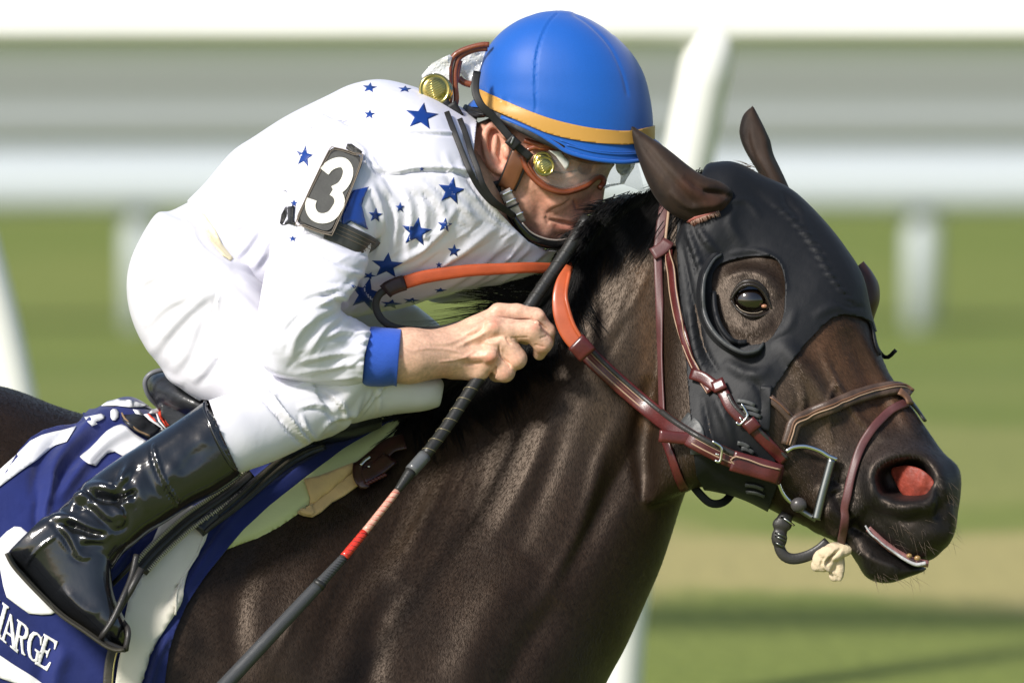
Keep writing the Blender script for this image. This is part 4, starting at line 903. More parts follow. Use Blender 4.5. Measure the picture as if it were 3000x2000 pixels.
strap('stitching', [(x, y, hit(HB2, x, y)[0].y - .032) for x, y in zz(1850, 1050, .3508, [(870, 815), (980, 845), (1100, 890), (1240, 925)])], .0022, .002, stitch_m, rein)
strap('rein_keeper', [(x, y, -.170) for x, y in zz(1850, 1050, .3508, [(230, 645), (330, 655), (440, 665), (540, 665)])], .018, .006, lea_m, rein)
strap('rein_end', [(x, y, -.176) for x, y in zz(1850, 1050, .3508, [(550, 700), (620, 740), (700, 760), (730, 770)])], .016, .006, lea_m, rein)
buckle(zz(1850, 1050, .3508, [(675, 690), (720, 715), (752, 745), (750, 810), (735, 860), (695, 850)]), .0022, rein, .030); buckle(zz(1850, 1050, .3508, [(700, 795), (730, 805)]), .0016, rein, .030)
org_m = mat('orange_rubber_grip', (.40, .070, .020), .50, spec=.4, bump=[((1100, 1100, 1100), .6, 1, (0, 45, 0), .0012), ((40, 40, 40), .2, 3)], var=[(45, .14, 4)])
org2_m = mat('orange_leather', (.42, .085, .028), .42, coat=.15, var=[(45, .12, 4)])
og = [(1716, 1030, -.150), (1690, 1005, -.150), (1664, 968, -.148), (1646, 920, -.145), (1640, 870, -.138), (1646, 825, -.128), (1664, 785, -.110)]
strap('grip', [(x, y, z, w) for (x, y, z), w in zip(og, (.95, 1, 1.05, 1.0, .85, .65, .4))], .025, .005, org2_m, rein)
strap('grip_edge', [(1704, 992, -.154), (1680, 950, -.153), (1664, 900, -.149), (1658, 860, -.141), (1668, 800, -.120)], .006, .006, org2_m, rein, puff=True)
wrp_m = mat('dark_wrap', (.035, .016, .014), .35, var=[(60, .3, 3)])
strap('rein_joint', [(1722, 1040, -.152), (1700, 1014, -.154), (1686, 1000, -.154)], .030, .007, lea_m, rein)
og2 = [(1660, 782, -.070), (1622, 785, -.085), (1540, 784, -.115), (1459, 788, -.125), (1380, 792, -.132), (1306, 801, -.138), (1240, 812, -.142), (1184, 828, -.145)]
strap('grip', [(x, y, z, w) for (x, y, z), w in zip(og2, (.8, .85, .9, .95, 1, 1.05, 1.1, 1.1))], .0175, .012, org_m, rein, puff=False)
strap('rein_wrap', [(1184, 828, -.146), (1160, 836, -.147), (1138, 846, -.148), (1128, 855, -.148)], .023, .014, wrp_m, rein)
strap('rein_tail', [(1132, 848, -.148), (1112, 862, -.148), (1101, 888, -.147), (1107, 918, -.146), (1130, 946, -.145), (1170, 962, -.14), (1230, 968, -.125), (1291, 964, -.115), (1350, 950, -.11), (1430, 930, -.11)], .011, .005, pad_m, rein)
# ================================================================== the rider
rider = root('person', px(640, 1000, -.05), 'jockey in white silks with blue stars crouched low over the horse, holding a whip', 'person')
skin_m = mat('skin', vcol=True, rough=.44, spec=.42, sss=.12, var=[(220, .14, 4), (50, .12, 3)], bump=[(900, .35, 2, (0, 0, 0), .0005), (180, .3, 3, (0, 0, 0), .0010)])
# --- hand and forearm
G = SDF(px(1080, 1220, -.29), px(1660, 830, -.04), .0016)
P3 = lambda X, Y, y: px(X, Y, y)
G.chain([P3(1060, 1045, -.214), P3(1200, 1042, -.192), P3(1320, 1034, -.168)], [.0405, .039, .0345], .01)
G.cone(P3(1300, 1030, -.160), P3(1390, 1020, -.150), .031, .030, .012)
for a, b, ra, rb in (((1325, 1008, -.158), (1460, 918, -.150), .026, .0125), ((1340, 1012, -.166), (1444, 962, -.180), .024, .0140),
                     ((1340, 1035, -.168), (1428, 1040, -.184), .024, .0145), ((1340, 1060, -.160), (1402, 1082, -.168), .026, .0175)):
    G.cone(P3(*a), P3(*b), ra, rb, .009)
G.ell(P3(1405, 990, -.160), (.030, .018, .030), 20, .008)
G.ell(P3(1385, 1085, -.155), (.017, .016, .013), 10, .006)
for pts, r, k in (([(1460, 914, -.150), (1515, 916, -.152), (1568, 930, -.150), (1603, 970, -.142), (1604, 1004, -.124)], [.0135, .0130, .0140, .0118, .0095], .004),
                  ([(1446, 958, -.178), (1490, 966, -.176), (1556, 968, -.176), (1590, 1006, -.168), (1580, 1036, -.150)], [.0165, .0160, .0162, .0142, .0095], .0035),
                  ([(1440, 1018, -.178), (1480, 1000, -.176), (1511, 1050, -.172), (1480, 1060, -.135)], [.0160, .0150, .0162, .012], .003),
                  ([(1420, 1062, -.172), (1452, 1040, -.174), (1478, 1088, -.170), (1455, 1095, -.140)], [.0170, .0150, .0155, .012], .003)):
    for i in range(len(pts) - 1): G.cone(P3(*pts[i]), P3(*pts[i + 1]), r[i], r[i + 1], k)
G.cone(P3(1400, 960, -.125), P3(1470, 960, -.110), .016, .013, .006); G.cone(P3(1470, 960, -.110), P3(1540, 990, -.105), .013, .010, .004)
G.ell(P3(1444, 957, -.190), (.010, .007, .009), 0, .005); G.ell(P3(1436, 1040, -.195), (.010, .006, .009), 0, .005); G.ell(P3(1463, 905, -.155), (.011, .008, .007), 0, .005)
G.ell(P3(1568, 955, -.184), (.009, .006, .008), 0, .004); G.ell(P3(1580, 925, -.156), (.008, .007, .006), 0, .004)
V, F = G.mesh(); V = relax(V, F, 2); K = Sculpt(V, F)
K.stroke([(1240, 1005), (1330, 1000), (1430, 935)], 7, .0022); K.stroke([(1330, 1020), (1390, 990), (1440, 962)], 6, .0020); K.stroke([(1320, 1045), (1380, 1045), (1430, 1042)], 7, .0022)
K.stroke([(1345, 985), (1400, 975), (1430, 925)], 5, -.0018); K.stroke([(1360, 1010), (1400, 1010), (1430, 1000)], 9, -.0030); K.stroke([(1350, 1065), (1390, 1066), (1420, 1062)], 6, -.0022)
K.stroke([(1200, 1030), (1260, 1020), (1340, 1030), (1380, 1060)], 4, .0012); K.stroke([(1280, 1060), (1350, 1050), (1400, 1020)], 3.5, .0012)
K.stroke([(1410, 1000), (1450, 1005), (1470, 990)], 6, .0022); K.stroke([(1482, 985), (1490, 1000), (1500, 1010)], 4, -.0030); K.stroke([(1462, 1010), (1466, 1040), (1490, 1065), (1496, 1078)], 3.2, -.0040, taper=.2)
K.stroke([(1452, 1070), (1450, 1095), (1448, 1105)], 3, -.0035); K.stroke([(1495, 943), (1550, 938), (1590, 955), (1612, 985)], 3.5, -.0035, taper=.2); K.stroke([(1465, 940), (1490, 942), (1520, 940)], 5, -.0020)
for q in ([(1560, 930), (1566, 940)], [(1585, 990), (1600, 985)], [(1570, 1010), (1592, 1016)], [(1512, 990), (1518, 1003)], [(1500, 990), (1545, 988)]): K.stroke(q, 3, -.0010, taper=0)
K.refresh(); K.paint_init((.68, .42, .30)); Q = K.Q
for x, y, r, a in ((1446, 948, 17, .6), (1437, 1052, 19, .65), (1566, 955, 14, .5), (1465, 903, 16, .25), (1385, 1050, 24, .25), (1480, 1095, 18, .3), (1505, 1050, 20, .25), (1175, 1044, 4, .7), (1590, 1020, 18, .3), (1300, 1090, 26, .25)):
    K.paint(a * np.exp(-((Q[:, 0] - x) ** 2 + (Q[:, 1] - y) ** 2) / r ** 2), (.62, .20, .14))
for c in ([(1200, 1030), (1260, 1020), (1340, 1030), (1380, 1060)], [(1280, 1060), (1350, 1050), (1400, 1020)]): K.paint_stroke(c, 5, (.50, .30, .23), .25)
# --- face, ear and neck
G = SDF(px(1330, 780, -.10), px(1800, 300, .11), .0018)
G.ell(P3(1630, 400, 0), (.112, .072, .085), 20, .01)
G.ell(P3(1640, 520, 0), (.060, .062, .055), 35, .02)
G.cone(P3(1560, 520, -.040), P3(1610, 570, -.036), .036, .030, .018)                 # cheek, near
G.cone(P3(1560, 520, .040), P3(1610, 570, .036), .036, .030, .018)
G.chain([P3(1480, 500, -.045), P3(1520, 590, -.042), P3(1590, 665, -.022), P3(1630, 684, 0)], [.024, .022, .018, .018], .014)
G.chain([P3(1480, 500, .045), P3(1520, 590, .042), P3(1590, 665, .022), P3(1630, 684, 0)], [.024, .022, .018, .018], .014)
G.ell(P3(1642, 676, 0), (.024, .026, .019), 30, .012)                                   # chin
G.ell(P3(1652, 630, 0), (.032, .036, .034), 30, .014)                                   # mouth region
G.cone(P3(1755, 505, 0), P3(1738, 590, 0), .012, .0145, .010); G.ell(P3(1728, 604, 0), (.013, .013, .011), 30, .006)   # nose
G.ell(P3(1700, 600, -.016), (.0125, .008, .010), 40, .005); G.ell(P3(1700, 600, .016), (.0125, .008, .010), 40, .005)
G.ell(P3(1712, 625, -.012), (.006, .004, .004), 30, .003, sub=True)
G.ell(P3(1690, 641, -.002), (.014, .022, .007), 30, .005); G.ell(P3(1678, 666, -.002), (.014, .021, .009), 30, .005)
G.ell(P3(1700, 488, -.040), (.016, .014, .012), 0, .012, sub=True)
G.chain([P3(1590, 600, .0), P3(1500, 560, .0), P3(1400, 520, .0), P3(1300, 480, .02)], [.045, .058, .064, .075], .02)
G.chain([P3(1440, 520, -.035), P3(1440, 420, -.03)], [.030, .034], .02)
ey = -.068
G.ell(P3(1462, 434, ey + .006), (.022, .010, .036), 14, .006)
oc = spline([(1478, 400), (1462, 372), (1438, 368), (1421, 392), (1420, 430), (1432, 468), (1452, 494), (1472, 500), (1478, 482)], 22)
for i in range(21): G.cone(P3(*oc[i], ey - .008), P3(*oc[i + 1], ey - .008), .0046 if i < 15 else .0062, .0046 if i < 15 else .0062, .003)
G.ell(P3(1462, 440, ey - .010), (.012, .008, .020), 18, .004, sub=True)
an = spline([(1452, 400), (1450, 425), (1446, 455), (1458, 476)], 10)
for i in range(9): G.cone(P3(*an[i], ey - .006), P3(*an[i + 1], ey - .006), .0036, .0036, .003)
G.ell(P3(1484, 446, ey - .005), (.006, .006, .010), 10, .004)
V2, F2 = G.mesh(); V2 = relax(V2, F2, 3); K2 = Sculpt(V2, F2); T = K2.stroke
T([(1676, 578), (1658, 596), (1625, 612), (1597, 630)], 6, -.0030, taper=.3); T([(1668, 562), (1640, 590), (1600, 604)], 16, .0032, taper=.4)
T([(1608, 643), (1643, 652), (1684, 661), (1698, 655)], 4, -.0042, taper=.15); T([(1612, 634), (1650, 640), (1690, 646)], 7, .0020); T([(1630, 664), (1665, 672), (1690, 668)], 7, .0020)
T([(1600, 640), (1606, 652)], 5, -.0020, taper=0); T([(1630, 688), (1660, 688)], 6, -.0018, taper=0); T([(1680, 582), (1692, 614), (1708, 618)], 4, -.0028); T([(1560, 560), (1580, 610), (1570, 650)], 16, -.0030, taper=.4)
T([(1520, 560), (1548, 620), (1590, 670)], 12, .0022, taper=.4); T([(1600, 500), (1640, 506), (1680, 500)], 4, -.0025); T([(1610, 515), (1650, 520), (1690, 512)], 5, .0022); T([(1600, 478), (1650, 470), (1700, 462)], 9, .004)
T([(1430, 520), (1460, 590), (1500, 640)], 6, -.0015); T([(1410, 400), (1412, 480), (1440, 570)], 5, -.0012)
K2.refresh(); K2.paint_init((.72, .38, .27)); Q = K2.Q
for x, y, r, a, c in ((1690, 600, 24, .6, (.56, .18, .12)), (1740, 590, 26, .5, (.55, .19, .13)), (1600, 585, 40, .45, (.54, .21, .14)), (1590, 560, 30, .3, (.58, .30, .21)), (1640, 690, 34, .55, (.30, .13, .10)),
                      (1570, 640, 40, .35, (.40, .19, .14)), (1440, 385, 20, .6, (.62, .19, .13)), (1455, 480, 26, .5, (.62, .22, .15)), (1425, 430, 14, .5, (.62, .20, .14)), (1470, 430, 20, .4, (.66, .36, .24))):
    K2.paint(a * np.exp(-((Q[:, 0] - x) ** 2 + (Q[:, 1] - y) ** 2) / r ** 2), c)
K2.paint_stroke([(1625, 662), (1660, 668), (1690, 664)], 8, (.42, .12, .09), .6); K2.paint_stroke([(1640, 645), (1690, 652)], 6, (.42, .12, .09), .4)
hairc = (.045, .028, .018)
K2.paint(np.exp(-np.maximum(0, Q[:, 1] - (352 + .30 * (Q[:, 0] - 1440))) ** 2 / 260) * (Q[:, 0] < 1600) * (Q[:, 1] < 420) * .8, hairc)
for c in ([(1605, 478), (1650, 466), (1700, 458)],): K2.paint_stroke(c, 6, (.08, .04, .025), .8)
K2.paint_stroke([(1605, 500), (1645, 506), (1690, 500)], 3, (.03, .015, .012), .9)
# hidden frame of the body under the clothes, part of the same mesh
tor = remesh([loft([(640, 560, 860, 820, .11, 0), (842, 375, 1010, 860, .13, 0), (1123, 270, 1290, 830, .15, 0), (1330, 360, 1500, 740, .10, 0), (1400, 420, 1540, 640, .06, 0)], 24, 4),
              tube([px(1000, 480, -.15), px(900, 780, -.225), px(880, 1020, -.25), px(1080, 1042, -.185)], [.045, .040, .036, .036], 12), tube([px(620, 800, -.05), px(800, 1070, -.14), px(1140, 1140, -.14), px(760, 1250, -.245), px(330, 1560, -.32)], [.07, .055, .032, .030, .028], 12),
              tube([px(1040, 520, .15), px(1240, 760, .19), px(1560, 830, .14)], [.045, .036, .028], 12), tube([px(620, 800, .05), px(850, 980, .17), px(1200, 960, .21), px(820, 1240, .27), px(420, 1560, .32)], [.07, .065, .04, .035, .03], 12)], .012, 2)
bv, bf = join((K.V, K.F), (K2.V, K2.F), tor); bc = np.vstack((K.C, K2.C, np.tile((.5, .3, .2), (len(tor[0]), 1))))
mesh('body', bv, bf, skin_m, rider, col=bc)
FB = bvh_of(K2.V, K2.F)

# --- shirt
silk_m = mat('white_silk', (.74, .735, .82), .42, spec=.35, sheen=.1, bump=[(1400, .15, 1, (0, 0, 0), .0004), ((24, 24, 24), .35, 3, (0, 0, 0), .004)])
torso_rows = [(548, 588, 730, 880, .150, .0, 2.3, 0), (600, 536, 800, 920, .152, 0, 2.3, 0), (676, 447, 890, 940, .156, 0, 2.2, 0), (746, 399, 960, 940, .162, 0, 2.2, 0), (842, 338, 1030, 930, .172, 0, 2.2, 0),
              (957, 281, 1130, 912, .188, 0, 2.2, 0), (1033, 246, 1200, 900, .195, 0, 2.2, 0), (1123, 233, 1290, 872, .195, 0, 2.2, .05), (1237, 262, 1400, 850, .180, 0, 2.2, .1), (1320, 300, 1500, 832, .150, 0, 2.1, .1),
              (1375, 325, 1590, 800, .115, 0, 2.1, 0), (1400, 345, 1640, 752, .082, 0, 2.0, 0), (1412, 365, 1640, 728, .070, 0, 2.0, 0)]
sleeve_rows = [(935, 330, 1230, 470, .050, -.120), (880, 450, 1160, 590, .062, -.165), (850, 560, 1110, 690, .060, -.190), (829, 650, 1078, 748, .056, -.205), (799, 712, 1082, 762, .060, -.218), (775, 800, 1062, 800, .062, -.232), (760, 883, 1040, 838, .062, -.246),
               (751, 966, 1010, 885, .060, -.254), (757, 1043, 998, 905, .056, -.256), (790, 1096, 1005, 915, .054, -.250), (861, 1120, 1033, 930, .052, -.238), (938, 1131, 1055, 940, .050, -.224), (1020, 1134, 1075, 952, .048, -.222), (1082, 1122, 1094, 962, .044, -.214)]
far_sleeve = [(1000, 330, 1200, 600, .05, .14), (1150, 470, 1130, 740, .055, .18), (1290, 640, 1240, 880, .05, .19), (1450, 740, 1430, 880, .045, .17), (1600, 790, 1590, 870, .03, .14)]
V, F = remesh([loft(torso_rows, 64, 8), loft(sleeve_rows, 40, 8), loft(far_sleeve, 28, 6)], .0036, 5); SH = Sculpt(V, F); S = SH.stroke
def fold(p, r, h, t=.3): S(p, r, h, taper=t); S(offset_path(p, r * 1.5), r * .8, -h * .55, taper=t)
# back panels and seams
fold([(1010, 350), (880, 470), (840, 580), (860, 650)], 14, .004); S([(640, 640), (700, 600), (770, 570), (850, 548)], 3.5, -.0028, taper=.1); S([(645, 646), (705, 606), (775, 576), (852, 556)], 4, .0018, taper=.1)
S([(912, 372), (970, 355), (1040, 352)], 4, .0014); S([(1060, 395), (1130, 385), (1200, 384), (1340, 390)], 5, .0028, taper=.1); S([(1060, 402), (1130, 393), (1200, 392), (1340, 398)], 3.5, -.0022, taper=.1)
S([(1085, 450), (1100, 488), (1150, 502), (1230, 490), (1330, 494), (1400, 510)], 6, .0050, taper=.1); S([(1085, 462), (1100, 500), (1150, 514), (1230, 502), (1330, 506), (1400, 524)], 5, -.0060, taper=.1)
S([(1000, 400), (1060, 440), (1070, 480), (1100, 520)], 8, .004)
fold([(780, 495), (830, 540), (860, 600)], 9, .0030); fold([(700, 560), (760, 620), (790, 680)], 14, .0030); fold([(650, 690), (700, 660), (760, 640)], 12, .003); fold([(680, 760), (720, 720), (760, 660)], 12, .0035)
fold([(620, 640), (640, 700), (660, 760)], 10, .004); fold([(740, 790), (770, 740), (790, 690)], 12, .004)
# chest folds under the star field
for k, (a, b, c, h) in enumerate([((1090, 540), (1120, 640), (1100, 760), .005), ((1110, 520), (1160, 620), (1150, 760), .004), ((1135, 505), (1200, 600), (1190, 770), .0042), ((1165, 505), (1240, 590), (1240, 740), .0036), ((1200, 505), (1290, 600), (1300, 700), .004),
                                  ((1250, 500), (1350, 590), (1400, 660), .003), ((1320, 500), (1400, 590), (1470, 650), .003)]):
    fold([a, b, c], 8 + k, h)
fold([(1080, 790), (1180, 760), (1280, 690), (1340, 600)], 12, .0055); fold([(1100, 850), (1230, 810), (1350, 740), (1460, 660)], 13, .0060); fold([(1140, 900), (1280, 850), (1400, 780), (1500, 690)], 12, .0050)
fold([(1250, 880), (1370, 830), (1480, 760), (1540, 700)], 10, .0045); fold([(1360, 850), (1460, 800), (1560, 720)], 9, .004); fold([(1450, 835), (1540, 780), (1610, 730)], 8, .004)
fold([(1060, 800), (1080, 860), (1150, 905)], 9, .005); fold([(1340, 470), (1420, 560), (1470, 630)], 12, .0036); fold([(1300, 440), (1330, 520), (1380, 600)], 10, .0024)
S([(1400, 350), (1385, 440), (1410, 545), (1480, 625), (1580, 668)], 12, .006, taper=.1); S([(1375, 360), (1362, 440), (1385, 550), (1460, 640), (1560, 690)], 8, -.003, taper=.1)
for k in range(46):      # small sharp creases among the big folds
    x = random.uniform(1090, 1480); y = random.uniform(520, 800); a = math.radians(62 + (x - 1090) * -.08 + random.uniform(-12, 12)) if y < 680 else math.radians(-28 + random.uniform(-12, 12)); L = random.uniform(30, 90)
    S([(x, y), (x + L * .5 * math.cos(a) + random.uniform(-5, 5), y + L * .5 * math.sin(a)), (x + L * math.cos(a), y + L * math.sin(a))], random.uniform(4, 6.5), random.choice((-1, 1, 1)) * random.uniform(.0010, .0022), taper=.4)
for k in range(40):
    x = random.uniform(790, 1040); y = random.uniform(740, 1090); a = math.radians(-38 + random.uniform(-20, 20)); L = random.uniform(30, 90)
    S([(x, y), (x + L * .5 * math.cos(a) + random.uniform(-5, 5), y + L * .5 * math.sin(a)), (x + L * math.cos(a), y + L * math.sin(a))], random.uniform(4, 6.5), random.choice((-1, 1, 1)) * random.uniform(.0008, .0018), taper=.4)
# sleeve
S([(872, 540), (838, 630), (830, 660)], 14, -.003)
fold([(1078, 770), (1060, 800), (1000, 790), (900, 740)], 9, .004); fold([(1070, 790), (1030, 840), (960, 850), (850, 870)], 11, .0042); fold([(1045, 830), (1000, 870), (920, 890), (820, 960)], 11, .0050)
fold([(1020, 860), (960, 880), (880, 940), (830, 1020)], 10, .0050); fold([(1000, 905), (930, 920), (870, 980), (850, 1050)], 12, .0055); fold([(1010, 915), (950, 960), (900, 1040)], 12, .0045)
fold([(1020, 900), (990, 880), (940, 865)], 9, -.006); fold([(775, 760), (810, 720), (870, 710)], 10, .003); fold([(770, 1060), (830, 1090), (920, 1100)], 13, .0040); fold([(760, 900), (790, 960), (800, 1040)], 12, .003)
fold([(860, 1090), (950, 1080), (1050, 1060)], 9, .0040); fold([(880, 1060), (960, 1040), (1060, 1030)], 9, .0036); fold([(900, 1110), (1000, 1108), (1070, 1100)], 7, .0030); fold([(940, 990), (1010, 970), (1070, 985)], 9, .0034)
for k in range(15):
    y = 968 + k * 10.6; L = random.uniform(22, 52); S([(1090, y), (1090 - L * .5, y + random.uniform(-3, 3)), (1088 - L, y + random.uniform(-6, 8))], 3.6, random.uniform(.0016, .0030) * (1 if k % 2 else -1), taper=.3)
S([(1070, 960), (1060, 1040), (1066, 1122)], 14, .0035, taper=.1)
SH.refresh()
# the shirt ends at the belt, the cuff and the collar
Q = SH.Q; belt = [(540, 560), (574, 606), (602, 660), (630, 712), (664, 756), (700, 768), (760, 790), (830, 800), (3000, 800), (3000, -100), (400, -100), (400, 500)]
sleeve_zone = [(700, 560), (1100, 560), (1190, 900), (1190, 1200), (700, 1200)]
f = poly_sd(Q, [(528, 592), (562, 634), (590, 674), (634, 730), (672, 775), (720, 800), (770, 832), (745, 900), (740, 1200), (1060, 1200), (1061, 1122), (1068, 1040), (1092, 955), (1180, 960), (1700, 900), (1700, 735), (1660, 737), (1600, 735), (1548, 708), (1502, 664), (1462, 622), (1405, 548), (1388, 440), (1398, 346), (1398, 200), (400, 200), (500, 560)])
f = np.where(SH.N[:, 1] > .35, np.maximum(f, 3.0 * (Q[:, 0] > 560) * (Q[:, 0] < 1400)), f)
f = np.where(np.hypot(Q[:, 0] - 556, Q[:, 1] - 610) < 34, 5.0, f)
cv, cf, cn = clip(SH.V, SH.F, f, SH.N); shirt = mesh('shirt', *shell(cv, cf, cn, -.0012, .0012), silk_m, rider)
SB = bvh_of(SH.V, SH.F)
star_m = mat('blue_star_print', (.010, .045, .235), .42, spec=.4, bump=[(1400, .15, 1, (0, 0, 0), .0004)])
starl = [(1235, 342, 50, 8, 1, .82), (1083, 258, 22, 8, 1, .7), (1186, 262, 20, 5, 1, .5), (1083, 336, 17, 5, 1, .85), (892, 459, 30, 10, .85, 1.1), (1322, 560, 42, 10, 1, 1), (1100, 631, 22, 5, 1, 1), (1172, 608, 16, 0, .9, 1), (1303, 660, 22, 6, 1, 1), (1220, 680, 44, 8, 1.05, 1),
         (1330, 735, 20, 4, 1, 1), (1134, 778, 46, 5, 1.05, .85), (1082, 807, 20, 20, 1, .55), (1072, 862, 54, 14, .95, .95), (1286, 776, 10, 0, 1, 1), (1236, 495, 8, 0, 1, 1), (1290, 850, 18, 5, 1.1, .45), (1205, 880, 24, 12, 1.1, .4), (1145, 890, 28, 10, 1.2, .5), (862, 596, 12, 0, 1, 1), (858, 700, 12, 0, 1, .8)]
for x, y, r, a, sx, sy in starl:
    V, F = decal(star(x, y, r, a, sx, sy), SB, .0003, .0003, 6); mesh('star', V, F, star_m, shirt)
V, F = decal([(1028, 576), (1075, 549), (1058, 608), (1078, 672), (1030, 648), (1004, 666), (1000, 640), (1020, 612)], SB, .0003, .0003, 6); mesh('star', V, F, star_m, shirt)
for p in ([(645, 643), (700, 604), (770, 573), (850, 552)], [(912, 374), (980, 356), (1040, 353)], [(1000, 415), (1060, 440), (1072, 480)]): strap('seam', p, .0016, .0010, silk_m, shirt, bvh=SB, off=.0002)
cuff_m = mat('blue_cuff', (.028, .10, .52), .6, spec=.35, sheen=.2, bump=[((260, 260, 1400), .6, 2, (0, 6, 0), .0010), (60, .3, 2)])
V, F = loft([(1086, 957, 1058, 1119, .0445, -.214, 2.1), (1100, 956, 1070, 1130, .046, -.212, 2.1), (1135, 960, 1118, 1133, .0455, -.208, 2.1), (1170, 963, 1150, 1129, .045, -.203, 2.1), (1176, 965, 1162, 1132, .044, -.201, 2.1), (1172, 972, 1158, 1116, .040, -.201, 2.1)], 48, 5)
mesh('cuff', V, F, cuff_m, shirt)

# --- breeches
br_m = mat('white_breeches', (.76, .75, .80), .40, spec=.4, sheen=.08, bump=[(1200, .15, 1, (0, 0, 0), .0004), ((22, 22, 22), .3, 3, (0, 0, 0), .004)])
hip = [(680, 545, 860, 740, .09, 0, 2.2), (610, 568, 828, 768, .122, 0, 2.2), (553, 592, 795, 815, .135, -.0, 2.2), (498, 619, 810, 850, .150, -.02, 2.2), (453, 627, 830, 885, .165, -.04, 2.2), (396, 724, 850, 925, .165, -.06, 2.2), (373, 778, 870, 945, .160, -.075, 2.2)]
th = [(396, 724, 850, 925, .15, -.06, 2.2), (371, 800, 880, 950, .145, -.08, 2.2), (369, 864, 930, 965, .130, -.09, 2.2), (383, 934, 960, 975, .115, -.105, 2.2), (415, 1005, 985, 985, .100, -.118, 2.2), (472, 1075, 1005, 990, .092, -.13, 2.2), (545, 1150, 1030, 1000, .085, -.14, 2.2), (680, 1220, 1060, 1010, .080, -.15, 2.2),
      (830, 1275, 1090, 1015, .075, -.158, 2.2), (930, 1292, 1130, 1020, .072, -.162, 2.2), (1040, 1240, 1165, 1070, .060, -.130, 2.2), (1150, 1215, 1235, 1098, .050, -.118, 2.3), (1240, 1204, 1288, 1106, .040, -.112, 2.4), (1290, 1190, 1302, 1125, .026, -.11, 2.4)]
calf = [(585, 1190, 690, 1396, .046, -.300, 2.1), (603, 1174, 702, 1387, .050, -.298, 2.1), (700, 1145, 800, 1352, .054, -.262, 2.1), (790, 1110, 890, 1310, .058, -.225, 2.1), (900, 1080, 980, 1260, .06, -.19, 2.1)]
far_th = [(600, 800, 900, 1000, .12, .10), (900, 860, 900, 1120, .085, .17), (1080, 872, 1080, 1100, .07, .20), (1194, 884, 1150, 1060, .06, .21), (1250, 918, 1200, 1040, .045, .21), (1296, 958, 1260, 1010, .02, .21)]
V, F = remesh([loft(hip, 56, 8), loft(th, 56, 8), loft(calf, 40, 8), loft(far_th, 30, 6), loft([(1190, 900, 1230, 990, .04, .23), (900, 1150, 960, 1280, .05, .28), (650, 1240, 740, 1360, .045, .31)], 24, 6)], .0038, 5)
q_ = to_px(V); w_ = np.exp(-np.maximum(0, -poly_sd(q_, [(340, 640), (760, 700), (900, 880), (860, 980), (420, 1000), (340, 900)])) / 30)[:, None]; V = V * (1 - w_) + relax(V, F, 60) * w_
BR = Sculpt(V, F); S = BR.stroke
fold([(380, 860), (430, 820), (500, 780), (560, 760)], 12, .003); fold([(440, 1040), (500, 960), (560, 900), (620, 850)], 16, .0045); fold([(425, 960), (480, 900), (560, 860)], 14, .003); fold([(470, 640), (540, 660), (620, 700)], 12, .003)
fold([(400, 1010), (430, 1060), (500, 1110), (540, 1130)], 12, .005); fold([(500, 1090), (540, 1040), (570, 960), (580, 900)], 15, .003); fold([(560, 1120), (600, 1080), (640, 1020)], 14, .0035); fold([(540, 640), (560, 680), (600, 740), (680, 790)], 9, .004)
S([(655, 805), (630, 880), (625, 980), (640, 1060), (690, 1120)], 5, -.0028); S([(662, 805), (637, 880), (632, 980), (647, 1060), (697, 1120)], 5, .0022)
fold([(690, 810), (740, 850), (790, 900)], 12, .003); fold([(680, 760), (760, 800), (800, 840)], 10, .003)
# knee seam and gathers
S([(742, 1120), (800, 1170), (855, 1240), (908, 1296)], 6, .0065, taper=.1); S([(730, 1128), (788, 1182), (842, 1252), (892, 1306)], 6, -.0070, taper=.1)
for c in ([(815, 1140), (800, 1180), (860, 1240), (910, 1260)], [(870, 1195), (930, 1185), (985, 1210)], [(900, 1130), (960, 1150), (1010, 1200), (990, 1250)], [(930, 1280), (960, 1240), (1000, 1220), (1060, 1200)], [(860, 1130), (930, 1120), (1020, 1140)], [(960, 1280), (1010, 1240), (1070, 1150)],
          [(1000, 1260), (1050, 1200), (1100, 1130)], [(1050, 1225), (1090, 1170), (1140, 1110)], [(880, 1210), (900, 1260), (930, 1290)]): fold(c, 7, .0045)
for c in ([(640, 1160), (700, 1240), (760, 1340)], ): fold(c, 40, .0025)
fold([(1100, 1130), (1110, 1160), (1110, 1215)], 8, .003)
BR.refresh(); Q = BR.Q
f = -poly_sd(Q, [(300, 1500), (590, 1170), (612, 1172), (640, 1250), (704, 1392), (760, 1500), (500, 1700)])
f2 = poly_sd(Q, [(540, 560), (572, 604), (602, 658), (645, 716), (690, 748), (830, 780), (900, 840), (1400, 840), (1400, 1600), (200, 1600), (200, 640), (500, 560)])
f = np.minimum(f, np.where(BR.N[:, 1] < .4, f2 + 12, 6))
f = np.where(np.hypot(Q[:, 0] - 556, Q[:, 1] - 612) < 40, 5.0, f)
cv, cf, cn = clip(BR.V, BR.F, f, BR.N); breeches = mesh('breeches', *shell(cv, cf, cn, -.0014, .0014), br_m, rider)
BB = bvh_of(BR.V, BR.F)
belt_m = mat('cream_waistband', (.78, .70, .46), .6)
V, F = decal([(590, 622), (600, 628), (628, 668), (650, 714), (684, 756), (676, 764), (652, 748), (618, 706), (598, 664), (586, 640)], lambda X, Y: min([q[0].y for q in (hit(SB, X, Y), hit(BB, X, Y)) if q[0] is not None] or [-.13]) - .002, .000, .0012, 8); mesh('waistband', V, F, belt_m, breeches)

